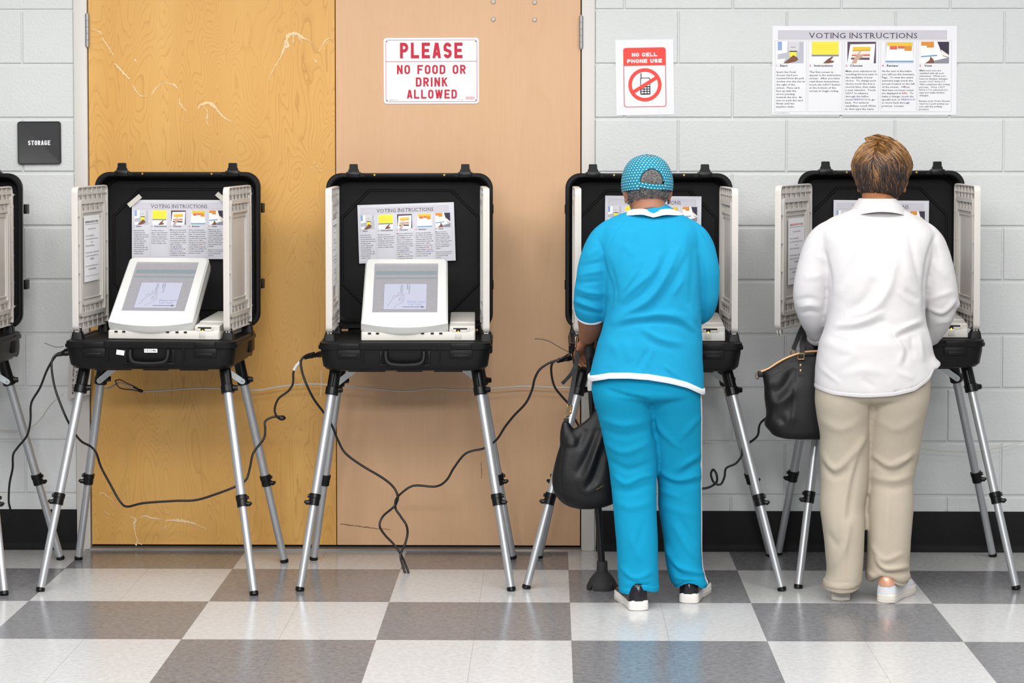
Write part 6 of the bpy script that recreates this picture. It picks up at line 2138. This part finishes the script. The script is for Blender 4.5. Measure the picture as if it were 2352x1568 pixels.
# ------------------------------------------------------------------ bags and the cane
def mat_leather():
    s = NT('black_pebbled_leather')
    p = s.pos()
    v = s.n('ShaderNodeTexVoronoi', Vector=p, Scale=420.0).outputs[0]
    P_set(s, Base_Color=rgb('#111012'), Roughness=0.46, Specular_IOR_Level=0.35, Normal=s.bump(v, 0.16, 0.0010, s.bump(s.noise(p, 14, 3), .06, .01)))
    return s.m
M_LEA = mat_leather()
M_GOLD = solid('gold_hardware', '#d9b377', 0.22, 0.95)
M_ROSEZ = solid('rose_zip', '#d19f78', 0.4, 0.7)

# slouchy shoulder bag hanging at the turquoise person's side
BY = -.885
bag1 = thing('handbag', 'slouchy black leather handbag hanging in front of the cane', 'handbag', P(1330, 1168, BY))
RB = [(905, 1384, 1398, BY, 0.008), (930, 1372, 1402, BY, 0.015), (960, 1352, 1408, BY, 0.023), (985, 1318, 1412, BY, 0.030), (1000, 1298, 1415, BY, 0.036), (1030, 1284, 1418, BY, 0.044), (1070, 1273, 1420, BY, 0.051), (1100, 1268, 1422, BY, 0.054), (1125, 1271, 1422, BY, 0.052), (1145, 1282, 1418, BY, 0.046), (1158, 1297, 1405, BY, 0.034), (1166, 1315, 1380, BY, 0.020), (1169, 1330, 1360, BY, 0.007)]
mb = MB().loft(body_rings(RB, 46, 44, e=2.6))
lt = body_rings([(968, 1292, 1306, BY, .012), (985, 1288, 1318, BY, .024), (1000, 1286, 1340, BY, .034), (1020, 1286, 1360, BY, .042)], 10, 32, e=2.2)
mb.loft(lt)
me, co, avg = remesh(mb, .005, 5)
co = add_folds(me, co, [([(1396, 960), (1372, 1020), (1350, 1085), (1330, 1115)], 9, 9), ([(1378, 985), (1352, 1045), (1325, 1090)], 10, -9), ([(1385, 1030), (1368, 1090), (1345, 1130)], 9, -7), ([(1318, 1000), (1300, 1060), (1294, 1110)], 14, 5), ([(1345, 985), (1325, 1030)], 9, -6), ([(1330, 1120), (1350, 1128), (1375, 1112)], 8, 5), ([(1305, 985), (1290, 1060), (1288, 1120), (1305, 1155)], 1.6, -1.6)])
obj1 = skin_obj('bag_body', me, M_LEA, bag1)
# stitched side seam and the gold name stamp
sx_ = catmull([P(x, y, BY - .042) for x, y in ((1306, 985), (1296, 1030), (1288, 1075), (1287, 1110), (1293, 1140))], 6)
dep = bpy.context.evaluated_depsgraph_get()
from mathutils.bvhtree import BVHTree
def snapper(o):
    M = world_of(o)
    bm = bmesh.new()
    bm.from_mesh(o.data)
    bm.transform(M)
    t = BVHTree.FromBMesh(bm)
    bm.free()
    def f(px, py, lift=.001):
        r = ray(px, py)
        h = t.ray_cast(_O, r)
        if h[0] is None:
            return None
        return h[0] + h[1] * lift
    return f
sn = snapper(obj1)
mb = MB()
pts = [(1306, 985), (1300, 1010), (1296, 1030), (1291, 1055), (1288, 1075), (1287, 1095), (1288, 1115), (1293, 1140), (1300, 1152)]
fine = catmull([(a, b, 0) for a, b in pts], 8)
for a, b in zip(fine[:-1:2], fine[1::2]):
    p, q = sn(a.x, a.y), sn(b.x, b.y)
    if p and q:
        mb.tube([p, q], .0008, 5)
obj('stitching', mb, solid('seam_thread', '#2c2a2c', .6), obj1, local=False)
mb = MB()
v, f, wdt = text2d('Calvin Klein', .0042, res=2)
kx = .0285 / wdt
o_ = sn(1369.5, 1125, .0009)
ex = (sn(1388, 1114, .0009) - o_).normalized()
nn = Vector((0, -1, 0))
ez = ex.cross(nn) * -1
ez = (ez if ez.z > 0 else -ez)
mb.add([o_ + ex * a * kx + ez * b + Vector((0, -.0015, 0)) for a, b in v], f)
obj('stamp', mb, M_GOLD, obj1, label='small gold lettering', local=False)
def flat_strap(name, pts, wd, th, mat, parent, label=None, face=Vector((0, -1, 0))):
    path = catmull([p if isinstance(p, Vector) else P(*p) for p in pts], 7)
    rings = []
    for i, p in enumerate(path):
        t = (path[min(i + 1, len(path) - 1)] - path[max(i - 1, 0)]).normalized()
        sd = t.cross(face).normalized()
        n_ = sd.cross(t).normalized()
        rings.append([p + sd * wd / 2 + n_ * th / 2, p - sd * wd / 2 + n_ * th / 2, p - sd * wd / 2 - n_ * th / 2, p + sd * wd / 2 - n_ * th / 2])
    return obj(name, MB().loft(rings), mat, parent, 0.9, label, local=False)
st = flat_strap('strap', [(1307, 932, BY), (1312, 905, BY + .01), (1318, 870, BY + .03), (1324, 830, BY + .06), (1327, 800, BY + .09), (1333, 782, BY + .11), (1346, 775, BY + .12), (1358, 782, BY + .12), (1364, 820, BY + .08), (1376, 870, BY + .02), (1390, 908, BY)], .015, .004, M_LEA, bag1)
flat_strap('strap_tail', [(1322, 838, BY + .05), (1312, 858, BY + .04), (1300, 872, BY + .03), (1291, 881, BY + .03)], .012, .003, M_LEA, bag1)
# buckles
def ring_rect(c, w, h, r, tilt=0.0, tk=.0022, yawd=0.0):
    pts = [Vector((a, 0, b)) for a, b in rrect(w, h, r, 4)]
    M = Matrix.Translation(c) @ Matrix.Rotation(math.radians(yawd), 4, 'Z') @ Matrix.Rotation(math.radians(tilt), 4, 'Y')
    pts = [M @ p for p in pts]
    m = len(pts)
    rings = []
    for i in range(m):
        t = (pts[(i + 1) % m] - pts[i - 1]).normalized()
        up = M.to_3x3() @ Vector((0, -1, 0))
        sd = t.cross(up).normalized()
        rings.append([pts[i] + (up * math.cos(q) + sd * math.sin(q)) * tk for q in (2 * PI * k / 8 for k in range(8))])
    mb = MB()
    mb.loft(rings + [rings[0]], 0, (False, False))
    return mb
mb = ring_rect(P(1305, 943, BY - .004), .013, .040, .004, 12, .0026, 35)
obj('buckle', ring_rect(P(1311, 940, BY), .008, .026, .003, 12, .0022, 35), M_GOLD, bag1, local=False)
obj('buckle', mb, M_GOLD, bag1, local=False, label='gold ring buckle')
p = P(1300, 963, BY)
obj('strap_tab', MB().box(p.x - .008, p.x + .010, p.y - .006, p.y + .006, p.z - .016, p.z + .004, bev=.003), M_LEA, bag1, local=False)
mb = ring_rect(P(1324, 785, BY + .085), .012, .036, .003, 4, .0016, 60)
obj('buckle', mb, M_GOLD, bag1, local=False, label='rose gold strap slider')

# structured handbag hanging from the white-shirted person's arm
BY2 = -.742
bag2 = thing('handbag', 'zipped black leather handbag with gold studs hung from a white sleeve', 'handbag', P(1835, 1005, BY2))
RB2 = [(815, 1822, 1915, BY2, 0.010), (826, 1800, 1918, BY2, 0.016), (840, 1776, 1920, BY2, 0.024), (854, 1752, 1922, BY2, 0.030), (866, 1752, 1923, BY2, 0.035), (885, 1755, 1924, BY2, 0.042), (915, 1756, 1926, BY2, 0.048), (950, 1760, 1928, BY2, 0.053), (975, 1756, 1930, BY2, 0.054), (990, 1768, 1930, BY2, 0.053), (1000, 1778, 1928, BY2, 0.048), (1006, 1800, 1920, BY2, 0.040)]
mb = MB().loft(body_rings(RB2, 46, 44, e=2.8))
me, co, avg = remesh(mb, .005, 4)
co = add_folds(me, co, [([(1826, 845), (1800, 890), (1775, 905)], 12, -9), ([(1765, 915), (1790, 925), (1822, 895)], 12, 8), ([(1770, 870), (1765, 890)], 9, 6), ([(1765, 960), (1800, 975), (1818, 950)], 13, 6), ([(1760, 985), (1790, 965), (1810, 985)], 9, -5), ([(1826, 840), (1824, 900), (1818, 960), (1808, 1003)], 1.6, -1.6), ([(1752, 872), (1790, 852), (1830, 833)], 1.8, -2.5)])
obj2 = skin_obj('bag_body', me, M_LEA, bag2)
sn2 = snapper(obj2)
mb = MB()
mb.tube(catmull([P(x, y, BY2 - .006) for x, y in ((1748, 853), (1766, 846), (1784, 834), (1806, 822), (1830, 813), (1850, 808), (1880, 806))], 6), .0045, 8)
obj('zip', mb, M_ROSEZ, bag2, label='rose gold zip', local=False)
obj('zip_ring', MB().merge(ring_rect(P(1740, 861, BY2), .013, .026, .006, 12, .002, 30)), M_GOLD, bag2, local=False)
p0 = P(1747, 858, BY2)
obj('zip_tab', MB().box(p0.x - .010, p0.x + .010, p0.y - .010, p0.y + .010, p0.z - .012, p0.z + .008, bev=.004), M_LEA, bag2, local=False)
flat_strap('handle', [(1842, 822, BY2 - .040), (1842, 810, BY2 - .038), (1846, 780, BY2 - .020), (1853, 752, BY2 + .02), (1862, 742, BY2 + .05), (1874, 748, BY2 + .07), (1892, 790, BY2 + .02), (1897, 815, BY2 - .035), (1898, 850, BY2 - .042)], .016, .005, M_LEA, bag2)
flat_strap('handle', [(1822, 803, BY2 + .035), (1830, 782, BY2 + .04), (1840, 757, BY2 + .05), (1851, 740, BY2 + .055), (1866, 738, BY2 + .075), (1880, 752, BY2 + .08), (1890, 800, BY2 + .04)], .015, .005, M_LEA, bag2)
for (x, y) in ((1839, 839), (1839, 851)):
    q = sn2(x, y, .0048)
    mb = MB().tube([q, q + Vector((0, -.002, 0)), q + Vector((0, -.003, 0))], [.0045, .0042, .0025], 12)
    obj('stud', mb, M_GOLD, bag2, local=False)
q = P(1840, 818, BY2 - .042)
obj('handle_ring', ring_rect(q, .021, .020, .003, 0, .002, 0), M_GOLD, bag2, local=False)
obj('handle_ring', ring_rect(P(1822, 808, BY2 + .035), .016, .018, .003, 20, .002, 0), M_GOLD, bag2, local=False)
flat_strap('handle_tab', [sn2(1840, y_, .0028) for y_ in (826, 836, 846, 856, 863)], .019, .004, M_LEA, bag2)

# walking cane with a broad four-lobed rubber foot
fpt = G(1383, 1352)
M_CANE = solid('black_cane_metal', '#18181a', 0.3, 0.3)
cane = thing('walking_cane', 'black walking cane with wide rubber foot standing beside the turquoise trousers', 'walking cane', fpt)
topc = P(1352, 800, -.80)
ax = (topc - Vector((fpt.x, fpt.y, .075)))
a0 = Vector((fpt.x, fpt.y, .06))
obj('shaft', MB().tube([a0, a0 + ax * .55], .0125, 16).tube([a0 + ax * .5, a0 + ax], .0105, 16), M_CANE, cane, local=False)
hp = catmull([topc - ax.normalized() * .03, topc, topc + Vector((0, .01, .022)), topc + Vector((.0, .05, .03)), topc + Vector((0, .10, .024))], 5)
obj('grip', MB().tube(hp, .0135, 14), solid('black_foam_grip', '#1a191a', .7), cane, local=False)
lb = a0 + ax * .83
obj('paper_label', MB().tube([lb, lb + ax * .045], .0115, 16), solid('white_label', '#d4d4d6', .5), cane, label='white paper label', local=False)
ft = MB()
ft.loft([[(fpt.x + r * math.cos(a) * sx, fpt.y + r * math.sin(a), z) for a in (2 * PI * k / 24 for k in range(24))] for r, z, sx in ((.016, .098, 1), (.0185, .095, 1), (.0195, .060, 1), (.022, .052, 1.0))], 0, (True, True))
rings = []
nseg = 64
for r, z in ((.018, .062), (.028, .054), (.042, .036), (.051, .018), (.054, .010), (.054, .0), (.046, .0), (.040, .014), (.02, .03)):
    ring = []
    for k in range(nseg):
        a = 2 * PI * k / nseg
        notch = max(0, math.cos(4 * (a + PI / 4))) ** 6
        zz = z + notch * .016 * max(0, min(1, (.03 - z) / .02))
        rr_ = r * (1 - .06 * notch)
        ring.append((fpt.x + rr_ * math.cos(a), fpt.y + rr_ * math.sin(a) * .95, zz))
    rings.append(ring)
ft.loft(rings, 0, (True, True))
obj('rubber_foot', ft, solid('black_rubber', '#1f1e1f', .75), cane, 0.9, local=False)
